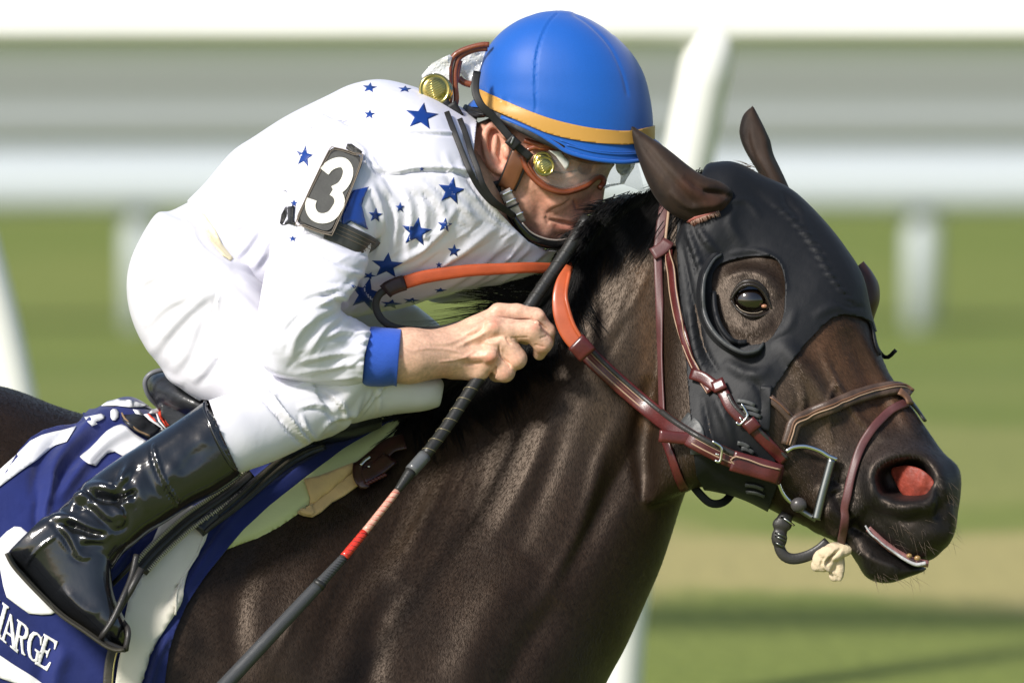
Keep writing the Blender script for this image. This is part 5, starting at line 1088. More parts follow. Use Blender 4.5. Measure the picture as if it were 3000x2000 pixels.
# --- boot
boot_m = mat('black_patent_leather', (.010, .011, .013), .16, spec=.7, coat=.7, coat_r=.10, bump=[(130, .22, 3, (0, 0, 0), .0014), (30, .3, 3, (0, 0, 0), .004)])
shaft = [(598, 1176, 700, 1392, .053, -.302, 2.2), (606, 1170, 706, 1394, .054, -.302, 2.2), (525, 1228, 640, 1440, .056, -.308, 2.2), (446, 1280, 562, 1480, .056, -.315, 2.2), (357, 1336, 486, 1530, .055, -.322, 2.2), (290, 1383, 436, 1560, .053, -.328, 2.2), (242, 1420, 398, 1592, .050, -.333, 2.2), (205, 1458, 362, 1622, .047, -.338, 2.2), (165, 1495, 335, 1660, .044, -.34, 2.2), (120, 1530, 320, 1700, .042, -.342, 2.2)]
foot = [(24, 1615, 128, 1512, .030, -.345, 2.5), (40, 1645, 200, 1490, .038, -.345, 2.5), (74, 1684, 290, 1520, .040, -.345, 2.4), (124, 1738, 327, 1600, .041, -.347, 2.4), (185, 1796, 328, 1690, .043, -.350, 2.3), (252, 1842, 338, 1750, .045, -.352, 2.3), (312, 1884, 360, 1800, .040, -.354, 2.3), (352, 1897, 378, 1846, .024, -.355, 2.2), (366, 1896, 378, 1878, .008, -.355, 2.0)]
V, F = remesh([loft(shaft, 48, 8), loft(foot, 44, 8)], .0030, 3); BT = Sculpt(V, F); S = BT.stroke
def crumple(p, r, h): r *= 1.25; h *= .62; S(p, r, h, taper=.3); S(offset_path(p, r * 1.35), r * .7, -h * .8, taper=.3)
crumple([(200, 1500), (230, 1460), (280, 1440), (345, 1446), (395, 1420)], 11, .012); crumple([(238, 1424), (290, 1424), (340, 1425), (372, 1375), (392, 1350)], 12, .012); crumple([(214, 1452), (270, 1470), (320, 1510), (360, 1500)], 12, .010)
crumple([(140, 1512), (210, 1520), (270, 1545), (330, 1570)], 10, .011); crumple([(165, 1522), (205, 1570), (230, 1620), (262, 1632)], 9, .008); crumple([(300, 1520), (350, 1530), (350, 1500), (320, 1490)], 12, .008)
crumple([(230, 1580), (280, 1575), (320, 1580)], 11, .008); crumple([(390, 1375), (365, 1410), (368, 1450), (380, 1490)], 14, .010); S([(250, 1440), (330, 1462), (400, 1440)], 10, -.010, taper=.2); S([(190, 1530), (260, 1560), (320, 1565)], 9, -.009, taper=.2)
crumple([(400, 1400), (410, 1450), (430, 1500)], 12, .004); S([(420, 1360), (450, 1420), (500, 1470)], 14, -.003); S([(450, 1300), (460, 1350), (490, 1420), (532, 1478)], 4, .0045, taper=.1); S([(440, 1306), (450, 1356), (480, 1426), (522, 1484)], 4, -.0040, taper=.1)
S([(165, 1568), (120, 1600), (85, 1640), (80, 1660)], 4, .0028, taper=.1); S([(170, 1570), (200, 1610), (235, 1634), (270, 1630)], 4, .0030, taper=.1)
S([(180, 1720), (240, 1780), (290, 1800)], 16, .004); S([(560, 1240), (500, 1290), (420, 1340)], 22, .003); S([(600, 1300), (560, 1350), (500, 1400)], 20, -.002)
for k in range(14): x = random.uniform(430, 600); y = 1330 + (600 - x) * .55 + random.uniform(-60, 40); BT.blob((x, y), random.uniform(12, 26), random.uniform(-.0022, .0022))
BT.refresh(); boot = mesh('boot', BT.V, BT.F, boot_m, rider)
BTB = bvh_of(BT.V, BT.F)
strap('boot_top_binding', [(604, 1178), (600, 1200), (618, 1250), (645, 1310), (675, 1360), (700, 1388)], .005, .004, boot_m, boot, bvh=BTB, off=.0005, puff=True)
sole_m = mat('boot_sole', (.045, .040, .028), .55, bump=[(200, .4, 3)])
strap('sole', [(22, 1618, -.345), (40, 1652, -.345), (72, 1690, -.345), (122, 1742, -.347), (183, 1800, -.35), (250, 1846, -.352), (312, 1889, -.354), (345, 1902, -.355), (366, 1900, -.355)], .006, .075, sole_m, boot)
strap('sole_edge', [(22, 1618, -.385), (40, 1652, -.385), (72, 1690, -.388), (122, 1742, -.39), (183, 1800, -.392), (250, 1846, -.393), (312, 1889, -.390), (345, 1902, -.38)], .0065, .006, sole_m, boot, puff=True)
# far boot
V, F = remesh([loft([(650, 1240, 740, 1380, .05, .315), (500, 1360, 600, 1520, .05, .33), (380, 1480, 470, 1600, .045, .34), (330, 1560, 440, 1680, .045, .345)], 24, 5), loft([(250, 1640, 330, 1540, .035, .345), (330, 1740, 440, 1620, .045, .345), (430, 1840, 500, 1760, .04, .345), (470, 1870, 500, 1830, .02, .345)], 24, 5)], .005, 3)
mesh('boot', V, F, boot_m, rider)
# ================================================================== helmet, goggles, armband
hel = root('riding_helmet', px(1650, 330, 0), "jockey's riding helmet under a bright blue cover with a gold band", 'helmet')
blue_m = mat('blue_helmet_cover', (.004, .092, .42), .50, spec=.38, sheen=.25, coat=.0, coat_r=.4, var=[(900, .06, 1)], bump=[(1500, .25, 1, (0, 0, 0), .0003), (20, .2, 2, (0, 0, 0), .002)])
rows = [(1630, 31, 1650, 31, .004, 0), (1592, 35, 1680, 36, .030, 0), (1567, 41, 1705, 46, .042, 0), (1516, 61, 1748, 68, .062, 0), (1465, 97, 1798, 102, .080, 0), (1424, 148, 1850, 155, .095, 0), (1404, 204, 1884, 212, .104, 0), (1401, 250, 1902, 272, .108, 0),
        (1399, 268, 1912, 335, .110, 0), (1396, 282, 1914, 385, .110, 0), (1388, 292, 1913, 410, .110, 0), (1372, 305, 1916, 440, .110, 0), (1366, 320, 1925, 500, .109, 0), (1370, 345, 1930, 580, .106, 0), (1380, 380, 1920, 640, .10, 0)]
HL = Sculpt(*remesh([loft([r + (2.25,) for r in rows], 72, 8)], .0030, 6))
HL.stroke(zz(1200, 0, .5102, [(862, 62), (800, 130), (755, 220), (728, 330), (720, 470), (722, 560), (728, 650)]), 3.2, -.0020, taper=.05); HL.stroke(zz(1200, 0, .5102, [(852, 62), (790, 130), (745, 220), (716, 330), (708, 470), (710, 560), (716, 650)]), 4, .0012, taper=.05)
HL.stroke(zz(1200, 0, .5102, [(930, 75), (1040, 150), (1150, 270), (1220, 420), (1255, 560)]), 4, -.0014, taper=.05); HL.stroke(zz(1200, 0, .5102, [(940, 70), (1060, 105), (1180, 200)]), 4, -.0012, taper=.05)
for k in range(7): HL.stroke([(1400 + k * 14, 262 + k * 8), (1410 + k * 14, 250 + k * 8)], 5, .0012 * (-1) ** k, taper=.3)
HL.refresh(); Q = HL.Q
low = [(1360, 312), (1400, 314), (1430, 322), (1460, 337), (1557, 379), (1623, 419), (1660, 442), (1736, 464), (1812, 473), (1866, 470), (1960, 440), (2000, 440), (2000, -50), (1300, -50), (1300, 300)]
cv, cf, cn = clip(HL.V, HL.F, np.where(HL.N[:, 1] < .2, poly_sd(Q, low), np.minimum(60.0, 340 + .16 * (Q[:, 0] - 1400) - Q[:, 1])), HL.N)
mesh('cover', *shell(cv, cf, cn, -.0025, .0025), blue_m, hel)
HLB = bvh_of(HL.V, HL.F)
gold_m = mat('gold_band', (.52, .275, .055), .42, spec=.5, coat=.15, coat_r=.25, bump=[(1500, .2, 1, (0, 0, 0), .0003)])
bt = spline([(1370, 238), (1385, 250), (1402, 259), (1506, 307), (1608, 346), (1710, 371), (1800, 382), (1860, 381), (1920, 366)], 50); bb = spline([(1368, 262), (1392, 292), (1419, 311), (1506, 348), (1608, 391), (1710, 414), (1812, 424), (1866, 420), (1925, 404)], 50)
bp = [tuple(p) for p in bt] + [tuple(p) for p in bb[::-1]]
cv, cf, cn = clip(HL.V, HL.F, poly_sd(Q, bp), HL.N); mesh('band', *shell(cv, cf, cn, .0012, .0016), gold_m, hel)
strap('brim_piping', [(1470, 343), (1557, 381), (1600, 405), (1630, 424), (1665, 446), (1736, 466), (1812, 475), (1868, 472), (1900, 466)], .006, .005, blue_m, hel, bvh=HLB, off=-.001, puff=True)
strap('brim_seam', [(1660, 424), (1736, 444), (1812, 452), (1868, 450)], .0022, .0018, blue_m, hel, bvh=HLB, off=.0002); strap('brim_seam', [(1640, 410), (1720, 437), (1812, 447), (1880, 444)], .0018, .0014, blue_m, hel, bvh=HLB, off=.0002)
V, F = loft([(1850, 400, 1855, 474, .075, .0, 2.0), (1905, 402, 1900, 478, .068, 0, 2.0), (1935, 420, 1930, 474, .050, 0, 2.0), (1952, 440, 1950, 462, .026, 0, 2.0), (1958, 450, 1957, 454, .01, 0, 2)], 30, 5); mesh('peak', V, F, blue_m, hel)
foam_b = mat('black_helmet_lining', (.012, .0115, .011), .5, var=[(60, .4, 3)], bump=[(90, .5, 3)])
strap('lining', [(1372, 322, -.02), (1395, 330, -.045), (1430, 330, -.065), (1470, 346, -.082), (1516, 372, -.094), (1578, 403, -.100), (1625, 424, -.100), (1650, 436, -.099)], .012, .008, foam_b, hel, puff=False)
V, F = loft([(1366, 326, 1368, 340, .04, 0), (1390, 322, 1392, 346, .07, 0), (1420, 330, 1420, 345, .06, -.02)], 20, 4); mesh('nape_pad', V, F, foam_b, hel)
web_m = mat('black_elastic_webbing', (.008, .008, .008), .55, bump=[(900, .3, 1, (0, 0, 0), .0005)])
brs_m = mat('brown_leather_strap', (.13, .048, .018), .38, coat=.2, var=[(30, .3, 3)])
lay2 = [(1526, 446, -.086), (1512, 480, -.086), (1496, 520, -.083), (1480, 552, -.080)]
strap('ear_strap', lay2, .025, .003, brs_m, hel); strap('ear_strap_edge', [(x + 24, y + 5, z + .001) for x, y, z in lay2], .007, .003, web_m, hel); strap('ear_strap_edge', [(x - 24, y - 6, z + .001) for x, y, z in lay2], .004, .003, web_m, hel)
clr_m = mat('clear_plastic', (.92, .94, .95), .06, trans=.93, ior=1.35, spec=.6, bump=[(55, .5, 3, (0, 0, 0), .003)])
strap('chin_strap', [(1452, 530, -.076), (1468, 590, -.072), (1500, 640, -.066), (1520, 668, -.062)], .010, .003, web_m, hel)
buk_m = mat('grey_plastic_buckle', (.42, .37, .33), .2, coat=.5, bump=[(60, .3, 2)])
strap('chin_buckle', [(1478, 556, -.084), (1492, 585, -.082), (1508, 618, -.078), (1524, 650, -.072)], .017, .006, buk_m, hel)
for x, y in ((1484, 566), (1494, 590), (1504, 604), (1516, 630)): strap('buckle_bar', [(x - 16, y + 7, -.0885 + (y - 566) * .0001), (x + 17, y - 9, -.0885 + (y - 566) * .0001)], .003, .003, metal_m if y != 604 else web_m, hel)
cupm = mat('black_chin_cup', (.012, .012, .012), .12, coat=.6)
cc = [(1500, 628, -.090), (1522, 665, -.086), (1550, 694, -.078), (1590, 712, -.066), (1630, 717, -.052), (1660, 710, -.036)]
strap('chin_cup', [(a, b, c, w) for (a, b, c), w in zip(cc, (.6, .9, 1, 1, .9, .6))], .014, .008, cupm, hel, puff=True); strap('chin_cup_edge', [(a + 6, b - 13, c - .003) for a, b, c in cc[1:]], .003, .003, buk_m, hel, puff=True)

gog = root('goggles', px(1640, 500, -.08), "clear racing goggles with brown leather rim worn over the jockey's eyes", 'goggles')
gl_m = mat('brown_goggle_rim', (.21, .055, .022), .35, coat=.4, var=[(40, .25, 3)], bump=[(420, .6, 2, (0, 0, 0), .0010)])
brass_m = mat('brass', (.62, .50, .17), .22, metal=1, bump=[(300, .25, 3, (0, 0, 0), .0006)])
def gy(X, Y): return -.088 + .075 * max(0, (X - 1580) / 240) ** 1.6
def zf_(pts): return zz(1500, 350, .2551, pts)
for pts, r in ((zf_([(110, 420), (165, 560), (255, 680), (390, 785), (560, 838), (700, 822), (850, 765), (955, 680), (1010, 660), (1055, 690), (1045, 740), (1000, 790)]), .0044), (zf_([(150, 440), (215, 570), (300, 680), (430, 765), (580, 805), (720, 785), (850, 725), (960, 665)]), .0030)):
    P = np.array([px(x, y, gy(x, y) + (.002 if r < .0032 else 0)) for x, y in spline(pts, 50)]); mesh('rim', *tube(P, r, 10), gl_m, gog)
for pts, r in ((zf_([(140, 240), (230, 270), (330, 295), (480, 320), (620, 395), (760, 455), (960, 490), (1120, 490)]), .0042), (zf_([(165, 330), (260, 320), (360, 330), (470, 350), (600, 400)]), .0036), (zf_([(170, 370), (200, 340), (260, 315)]), .004)):
    P = np.array([px(x, y, gy(x, y) + .003) for x, y in spline(pts, 40)]); mesh('rim', *tube(P, r, 10), gl_m, gog)
lensp = zf_([(240, 560), (300, 400), (430, 350), (620, 400), (780, 470), (980, 490), (1180, 485), (1330, 480), (1440, 490), (1470, 600), (1500, 720), (1540, 860), (1400, 790), (1250, 740), (1120, 740), (1060, 680), (980, 655), (850, 735), (700, 790), (560, 805), (400, 740), (290, 650)])
V, F = decal(lensp, lambda X, Y: gy(X, Y) - .006 * math.sin((X - 1560) / 260 * 3.1) * math.sin((Y - 430) / 130 * 3.1), 0, .0008, 9)
lens_m = mat('goggle_lens', (.62, .60, .57), .10, alpha=.15, ior=1.5, spec=.9, coat=1, coat_r=.03, bump=[((40, 40, 70), .5, 3, (0, 0, 0), .003)])
mesh('lens', V, F, lens_m, gog)
glare_m = mat('crumpled_glare_film', (.80, .82, .76), .18, alpha=.62, spec=1.0, coat=1, coat_r=.05, bump=[((90, 90, 60), .8, 3, (0, 20, 0), .004)])  # pale half-clear colour, painted as glare over the lens
V, F = decal(zf_([(420, 355), (560, 370), (600, 430), (660, 490), (650, 540), (615, 580), (575, 520), (500, 420)]), lambda X, Y: gy(X, Y) - .010, 0, .0008, 9); mesh('film', V, F, mat('painted_glint', (.75, .74, .70), .12, coat=1), gog)  # opaque white patch stands in for a glint on the lens
V, F = decal(zf_([(1040, 760), (1120, 745), (1240, 730), (1250, 650), (1190, 560), (1190, 500), (1420, 490), (1400, 560), (1320, 680), (1290, 740), (1130, 770), (1060, 800)]), lambda X, Y: gy(X, Y) - .003 + .004 * math.sin(X * .3) * math.cos(Y * .35), 0, .0008, 7); mesh('film', V, F, glare_m, gog)
def knob(cx, cy, y, r, par, rows_=7, tilt=(0, 0)):
    prof = [(r, .008), (r, -.001), (r * .93, -.004), (r * .84, -.0035), (r * .78, -.0012), (r * .72, -.0030), (r * .45, -.0034), (.0001, -.0036)]; V = []; F = []; n = 36
    for i, (q, d) in enumerate(prof):
        for j in range(n): a = 2 * math.pi * j / n; V.append(px(cx, cy, y) + np.array((q * math.cos(a), d + q * math.cos(a) * tilt[0], q * math.sin(a))))
    for i in range(len(prof) - 1):
        for j in range(n): F.append((i * n + j, i * n + (j + 1) % n, (i + 1) * n + (j + 1) % n, (i + 1) * n + j))
    o = mesh('knob', V, F, brass_m, par)
    for k in range(rows_):
        u = -.55 + 1.1 * k / (rows_ - 1); hw = math.sqrt(max(0, .62 ** 2 - u * u)) * .9; P = [px(cx, cy, y - .0036) + np.array(((u * .3 + s_ * hw) * r, (u * .3 + s_ * hw) * r * tilt[0], (-u + s_ * hw * .5) * r)) for s_ in (-1, 0, 1)]
        mesh('ridge', *tube(P, .00035 * r / .014, 5), brass_m, o)
    return o
knob(1590, 472, -.094, .0145, gog, 3, (.25, 0)); knob(1595, 487, -.100, .0150, gog, 6, (.25, 0))
V, F = ellipsoid(px(1826, 488, -.0), (.011, .008, .013), n=16); mesh('far_knob', V, F, mat('dull_brass', (.20, .20, .06), .3, metal=.6), gog)
s1 = zz(1220, 120, .1913, [(930, 480), (905, 620), (905, 780), (945, 900), (1010, 1010), (1120, 1110), (1250, 1260), (1400, 1440), (1520, 1580)])
strap('elastic', [(x, y, -.088 - .02 * math.sin(i / 8 * 3.1)) for i, (x, y) in enumerate(s1[:6])] + [(s1[6][0], s1[6][1], -.104), (s1[7][0], s1[7][1], -.104), (1512, 425, -.103), (1535, 445, -.101), (1556, 462, -.099)], .0115, .002, web_m, gog)
strap('elastic_slide', [(1490, 405, -.109), (1516, 430, -.107)], .017, .005, web_m, gog); strap('slide_bar', [(1506, 400, -.1125), (1496, 424, -.1125)], .003, .002, dull_m, gog)

# spare goggles pushed up behind the helmet
g2 = root('goggles', px(1290, 240, -.05), 'second pair of goggles with crumpled clear film behind the back of the helmet', 'goggles')
def z2(p): return zz(1220, 120, .1913, p)
for pts, r, y0 in ((z2([(1115, 60), (1020, 60), (900, 85), (780, 120), (660, 170), (570, 240), (525, 340), (505, 480), (505, 700), (515, 850), (500, 940), (470, 990)]), .0042, -.05),
                   (z2([(1090, 120), (980, 125), (860, 150), (740, 200), (650, 270), (610, 380), (590, 520), (595, 700), (610, 860), (600, 960), (570, 1030)]), .0042, -.045),
                   (z2([(665, 300), (640, 400), (620, 540), (610, 640)]), .0045, -.042), (z2([(650, 570), (700, 620), (760, 650), (835, 670)]), .0050, -.030),
                   (z2([(105, 800), (130, 900), (200, 990), (290, 1045), (400, 1075)]), .0048, -.050), (z2([(120, 850), (170, 950), (250, 1020), (350, 1060)]), .0040, -.055)):
    P = np.array([px(x, y, y0) for x, y in spline(pts, 40)]); mesh('rim', *tube(P, r, 10), gl_m, g2)
film_m = mat('clear_crumpled_film', (.84, .85, .86), .10, alpha=.68, spec=1.0, coat=1, coat_r=.04, bump=[((38, 38, 38), 1.0, 4, (0, 30, 0), .010)])
crm = random.Random(3)
def crumple_patch(poly, y0, seed):
    rr = random.Random(seed); ph = [(rr.uniform(.02, .07), rr.uniform(.02, .07), rr.uniform(0, 6)) for _ in range(5)]
    return decal(poly, lambda X, Y: y0 + sum(.0022 * abs(math.sin(X * a + Y * b * (1 if i % 2 else -1) + c)) for i, (a, b, c) in enumerate(ph)), 0, .0006, 7)
V, F = crumple_patch(z2([(80, 525), (160, 430), (240, 345), (380, 270), (510, 210), (545, 250), (500, 420), (500, 800), (480, 920), (380, 960), (250, 940), (160, 850), (110, 700)]), -.062, 1); mesh('film', V, F, film_m, g2, smooth=False)
V, F = crumple_patch(z2([(680, 270), (850, 190), (1060, 155), (1000, 350), (930, 560), (860, 625), (760, 590), (690, 520), (660, 450)]), -.035, 2); mesh('film', V, F, film_m, g2, smooth=False)
knob(1274, 262, -.072, .0235, g2, 9, (.15, 0)); V, F = ellipsoid(px(1303, 268, -.060), (.012, .006, .019), n=18); mesh('knob_ring', V, F, brass_m, g2)
for a, b, w in (((400, 920), (500, 1120), .017), ((520, 960), (650, 1180), .017)): q = z2([a, b]); strap('clip', [(q[0][0], q[0][1], -.066), (q[1][0], q[1][1], -.066)], w, .006, web_m, g2)
strap('clip_bar', [(*z2([(430, 1160)])[0], -.070), (*z2([(540, 1110)])[0], -.070)], .007, .004, dull_m, g2); strap('clip_bar', [(*z2([(590, 1190)])[0], -.070), (*z2([(710, 1200)])[0], -.070)], .006, .004, dull_m, g2)
def ony(X, Y, o):
    l, _ = hit(SB, X, Y); l2, _ = hit(FB, X, Y); c = [q.y for q in (l, l2) if q is not None]; return (min(c) if c else -.07) - o
sa = zz(1200, 0, .5102, [(215, 650), (250, 740), (300, 870), (350, 990), (400, 1080), (470, 1160), (560, 1215), (600, 1245)]); sb = zz(1200, 0, .5102, [(290, 690), (325, 780), (355, 880), (390, 970), (420, 1060), (480, 1150), (560, 1210), (598, 1240)])
for s_ in (sa, sb):
    ss = spline(s_, 30); yy = np.array([ony(x, y, .004) for x, y in ss]); 
    for _ in range(10): yy[1:-1] = np.minimum(yy[1:-1], (yy[:-2] + yy[2:]) / 2)
    strap('elastic', np.c_[ss, yy], .0085, .002, web_m, g2)

arm = root('armband', px(965, 570, -.25), 'black leather number armband with a white number 3 on the right upper arm', 'armband')
blk_l = mat('worn_black_leather', (.030, .029, .026), .48, var=[(60, .35, 4), (400, .2, 2)], bump=[(240, .5, 3, (0, 0, 0), .0012)])
gry_l = mat('grey_number_plate', (.060, .060, .055), .50, var=[(50, .15, 3)], bump=[(300, .3, 3, (0, 0, 0), .0008)])
def z1(p): return zz(300, 150, .6378, p)
def near_y(X, Y, d=.0):
    l, _ = hit(SB, X, Y); return (l.y if l is not None else -.2) - d
q0 = (near_y(965, 560)); pc = [near_y(x, y) for x, y in ((930, 440), (1060, 480), (880, 620), (990, 680), (970, 560))]; 
xs_ = np.array([(930, 440, 1), (1060, 480, 1), (880, 620, 1), (990, 680, 1), (970, 560, 1)], float); cf_, *_ = np.linalg.lstsq(xs_, np.array(pc), rcond=None)
off0 = max(0, max((xs_ @ cf_) - np.array(pc))) + .001
def plate_y(X, Y, d=0): return float(np.array((X, Y, 1)) @ cf_) - off0 - d
def rrect(c, r=16, n=6):
    C_ = np.array(c, float); o = []
    for i in range(len(C_)):
        p, a, b = C_[i], C_[i - 1], C_[(i + 1) % len(C_)]; u = (a - p) / np.linalg.norm(a - p); v = (b - p) / np.linalg.norm(b - p)
        for t in np.linspace(0, 1, n): o.append(tuple((1 - t) ** 2 * (p + u * r) + 2 * t * (1 - t) * p + t * t * (p + v * r)))
    return o
outer = z1([(1052, 430), (1207, 488), (1052, 856), (878, 786)]); 
V, F = decal(rrect(outer, 32), lambda X, Y: plate_y(X, Y, 0), 0, .0030, 12); mesh('plate_backing', V, F, blk_l, arm, smooth=False)
inner = z1([(1062, 448), (1192, 497), (1045, 836), (894, 776)])
V, F = decal(rrect(inner, 28), lambda X, Y: plate_y(X, Y, .0045), 0, .0012, 12); mesh('plate', V, F, gry_l, arm, smooth=False)
edge2 = mat('pale_plate_edge', (.20, .16, .12), .5)
rp_ = rrect(outer, 32); strap('plate_edge', [(x, y, plate_y(x, y, .0045)) for x, y in rp_[::3]], .0016, .0016, edge2, arm, closed=True, puff=True)
ip = rrect(z1([(1058, 440), (1199, 493), (1048, 846), (886, 781)]), 30); strap('stitching', [(x, y, plate_y(x, y, .0055)) for x, y in ip[::3]], .0010, .0008, edge2, arm, closed=True, puff=True)
num_m = mat('cream_number', (.78, .76, .66), .55, bump=[(500, .3, 2, (0, 0, 0), .0006)])
c3 = spline(z1([(1020, 553), (1042, 528), (1078, 512), (1110, 515), (1128, 545), (1122, 585), (1098, 622), (1062, 642)]), 30); c4 = spline(z1([(1056, 640), (1074, 652), (1087, 672), (1089, 697), (1078, 722), (1052, 755), (1015, 768), (980, 760), (960, 735), (955, 705), (962, 680)]), 34)
c5 = np.vstack((c3, c4[1:])); c5s = c5
def ribbon(c, w, h0, th, m, par, name):
    t = np.gradient(c, axis=0); t /= np.linalg.norm(t, axis=1, keepdims=True); nn = np.stack((-t[:, 1], t[:, 0]), -1); V = []; F = []
    for p, q in zip(c, nn):
        for s_, d in ((1, 0), (1, th), (-1, th), (-1, 0)): x, y = p + q * w / 2 * s_; V.append(px(x, y, plate_y(x, y, h0 + d)))
    k = len(c)
    for i in range(k - 1):
        for j in range(4): F.append((i * 4 + j, i * 4 + (j + 1) % 4, (i + 1) * 4 + (j + 1) % 4, (i + 1) * 4 + j))
    F += [(0, 1, 2, 3), tuple((k - 1) * 4 + j for j in (3, 2, 1, 0))]; return mesh(name, V, F, m, par, smooth=False)
three = ribbon(c3, 30, .0058, .0016, num_m, arm, 'number_three'); ribbon(c4, 30, .0058, .00165, num_m, three, 'lower_curve')
bandp = z1([(1090, 795), (1130, 812), (1180, 835), (1238, 858), (1226, 945), (1170, 912), (1100, 880), (1040, 862)])
AB = SB
strap('arm_strap', z1([(1030, 815), (1090, 838), (1150, 865), (1200, 888), (1236, 905)]), .032, .003, gry_l, arm, bvh=SB, off=.001)
for d in (-13, -4, 5): strap('stitching', offset_path(z1([(1070, 828), (1120, 850), (1180, 878), (1232, 902)]), d * 1.3), .0009, .0008, edge2, arm, bvh=SB, off=.0042)
V, F = decal(z1([(815, 790), (822, 750), (840, 715), (882, 710), (875, 770), (890, 800), (850, 790), (825, 800)]), lambda X, Y: near_y(X, Y, .004), 0, .003, 8); mesh('strap_end', V, F, web_m, arm)
V, F = decal(z1([(1125, 425), (1145, 425), (1195, 462), (1190, 475), (1150, 468), (1118, 448)]), lambda X, Y: plate_y(X, Y, -.004), 0, .006, 8); mesh('strap_end', V, F, blk_l, arm)
V, F = decal(z1([(1150, 640), (1225, 622), (1190, 700), (1220, 820), (1140, 780), (1100, 800), (1100, 760)]), lambda X, Y: near_y(X, Y, .003), 0, .0008, 8); mesh('clear_sleeve', V, F, mat('blue_film', (.010, .045, .26), .15, coat=1, bump=[(40, .5, 3, (0, 0, 0), .004)]), arm)

# ================================================================== saddle cloth, girth, pad, saddle
cl = root('saddle_cloth', px(300, 1500, -.3), 'navy blue saddle cloth with white numeral and lettering under the saddle', 'saddle cloth')
navy_m = mat('navy_cloth', (.009, .018, .118), .72, spec=.3, sheen=.2, var=[((9, 9, 9), .22, 3)], bump=[(1100, .4, 1, (0, 0, 0), .0005), ((18, 18, 18), .5, 4, (0, 20, 0), .008)])
wht_m = mat('white_applique', (.80, .80, .82), .6, bump=[(900, .3, 1, (0, 0, 0), .0005)])
front = [(1300, 1180), (1138, 1255), (1010, 1325), (895, 1408), (787, 1491), (710, 1561), (672, 1603), (598, 1695), (545, 1775), (512, 1850), (493, 1914), (482, 2000), (450, 2250)]
rear = [(-200, 2250), (-200, 1580), (0, 1412)] + zz(0, 1100, .2551, [(200, 900), (330, 760), (470, 680), (620, 640), (760, 610), (880, 580), (950, 500), (1050, 425), (1170, 370)]) + [(310, 1150), (500, 1050), (800, 1080), (1100, 1150)]
cloth_poly = front + rear
mC = (H.Q[:, 0] > -350) & (H.Q[:, 0] < 1400) & (H.Q[:, 1] < 2350)
cv, cf, u = submesh(H.V, H.F, mC); cn = H.N[u]; cq = H.Q[u]
cv, cf, cn = clip(cv, cf, poly_sd(cq, cloth_poly), cn); CS = Sculpt(cv + cn * .010, cf)
# the cloth humps up behind the saddle, and drapes in long folds
hump = np.exp(-((CS.Q[:, 0] - 385) / 95) ** 2 - ((CS.Q[:, 1] - 1235) / 60) ** 2); CS.V[:, 2] += hump * .034; CS.refresh()
def cf2(p, r, h): CS.stroke(p, r, h, taper=.2); CS.stroke(offset_path(p, r * 1.6), r * .9, -h * .6, taper=.2)
cf2([(330, 1190), (240, 1270), (160, 1360), (130, 1480)], 22, .012); cf2([(420, 1240), (320, 1290), (230, 1380), (160, 1480)], 18, .010); cf2([(160, 1400), (130, 1500), (140, 1600)], 14, .007)
cf2([(350, 1600), (380, 1560), (430, 1540)], 12, .006); cf2([(310, 1700), (360, 1640), (380, 1590)], 10, .006); cf2([(1000, 1290), (850, 1390), (700, 1500), (560, 1680)], 12, .004); cf2([(200, 1900), (170, 1950), (150, 2050)], 26, .008); cf2([(500, 1850), (460, 1930), (430, 2040)], 12, .008)
cf2([(860, 1310), (760, 1400), (640, 1500)], 12, .004); cf2([(640, 1580), (560, 1700), (480, 1820)], 14, .005)
CS.refresh(); mesh('cloth', *shell(CS.V, CS.F, CS.N, -.004, .004), navy_m, cl)
CB = bvh_of(np.vstack((H.V, CS.V)), np.vstack((H.F, CS.F + len(H.V))))
za = lambda p: zz(0, 1100, .2551, p)
zb = lambda p: zz(0, 1500, .3188, p)
def ap(name, poly, m=wht_m, off=.0018, th=.0008, step=10): 
    V, F = decal(poly, CB, off, th, step); return mesh(name, V, F, m, cl)
ap('white_border', za([(-60, 1150), (0, 1080), (200, 900), (340, 760), (470, 695), (620, 650), (760, 620), (885, 592), (830, 680), (770, 770), (640, 810), (500, 900), (380, 1000), (250, 1090), (100, 1200), (0, 1275), (-60, 1320)]))
ap('white_border', za([(1170, 362), (1240, 310), (1350, 285), (1480, 295), (1600, 330), (1700, 362), (1600, 372), (1480, 375), (1340, 358), (1240, 358)]))
num = cl
ap('numeral', za([(920, 942), (1040, 850), (1130, 760), (1220, 650), (1300, 600), (1400, 570), (1450, 600), (1560, 690), (1700, 780), (1560, 870), (1410, 935), (1310, 880), (1220, 900), (1160, 960), (1095, 1042), (1000, 1010)]))
ap('numeral', zb([(-40, 260), (0, 240), (60, 180), (130, 135), (190, 140), (250, 190), (330, 250), (330, 500), (440, 760), (535, 905), (470, 938), (380, 942), (265, 930), (180, 870), (60, 780), (30, 680), (0, 520), (-40, 480)]))
ap('letter', za([(968, 492), (1050, 478), (1150, 450), (1192, 468), (1185, 500), (1130, 525), (1085, 535), (1108, 562), (1045, 585), (1005, 545)])); ap('letter', za([(1265, 420), (1290, 398), (1335, 398), (1360, 430), (1355, 485), (1320, 520), (1285, 520), (1265, 490)]))
red_m = mat('red_stripe_print', (.62, .06, .03), .6)
ap('flag', za([(1520, 400), (1590, 410), (1640, 460), (1580, 490)])); ap('flag', za([(1700, 440), (1740, 395), (1790, 390), (1840, 410), (1800, 440), (1760, 455), (1735, 450)]))
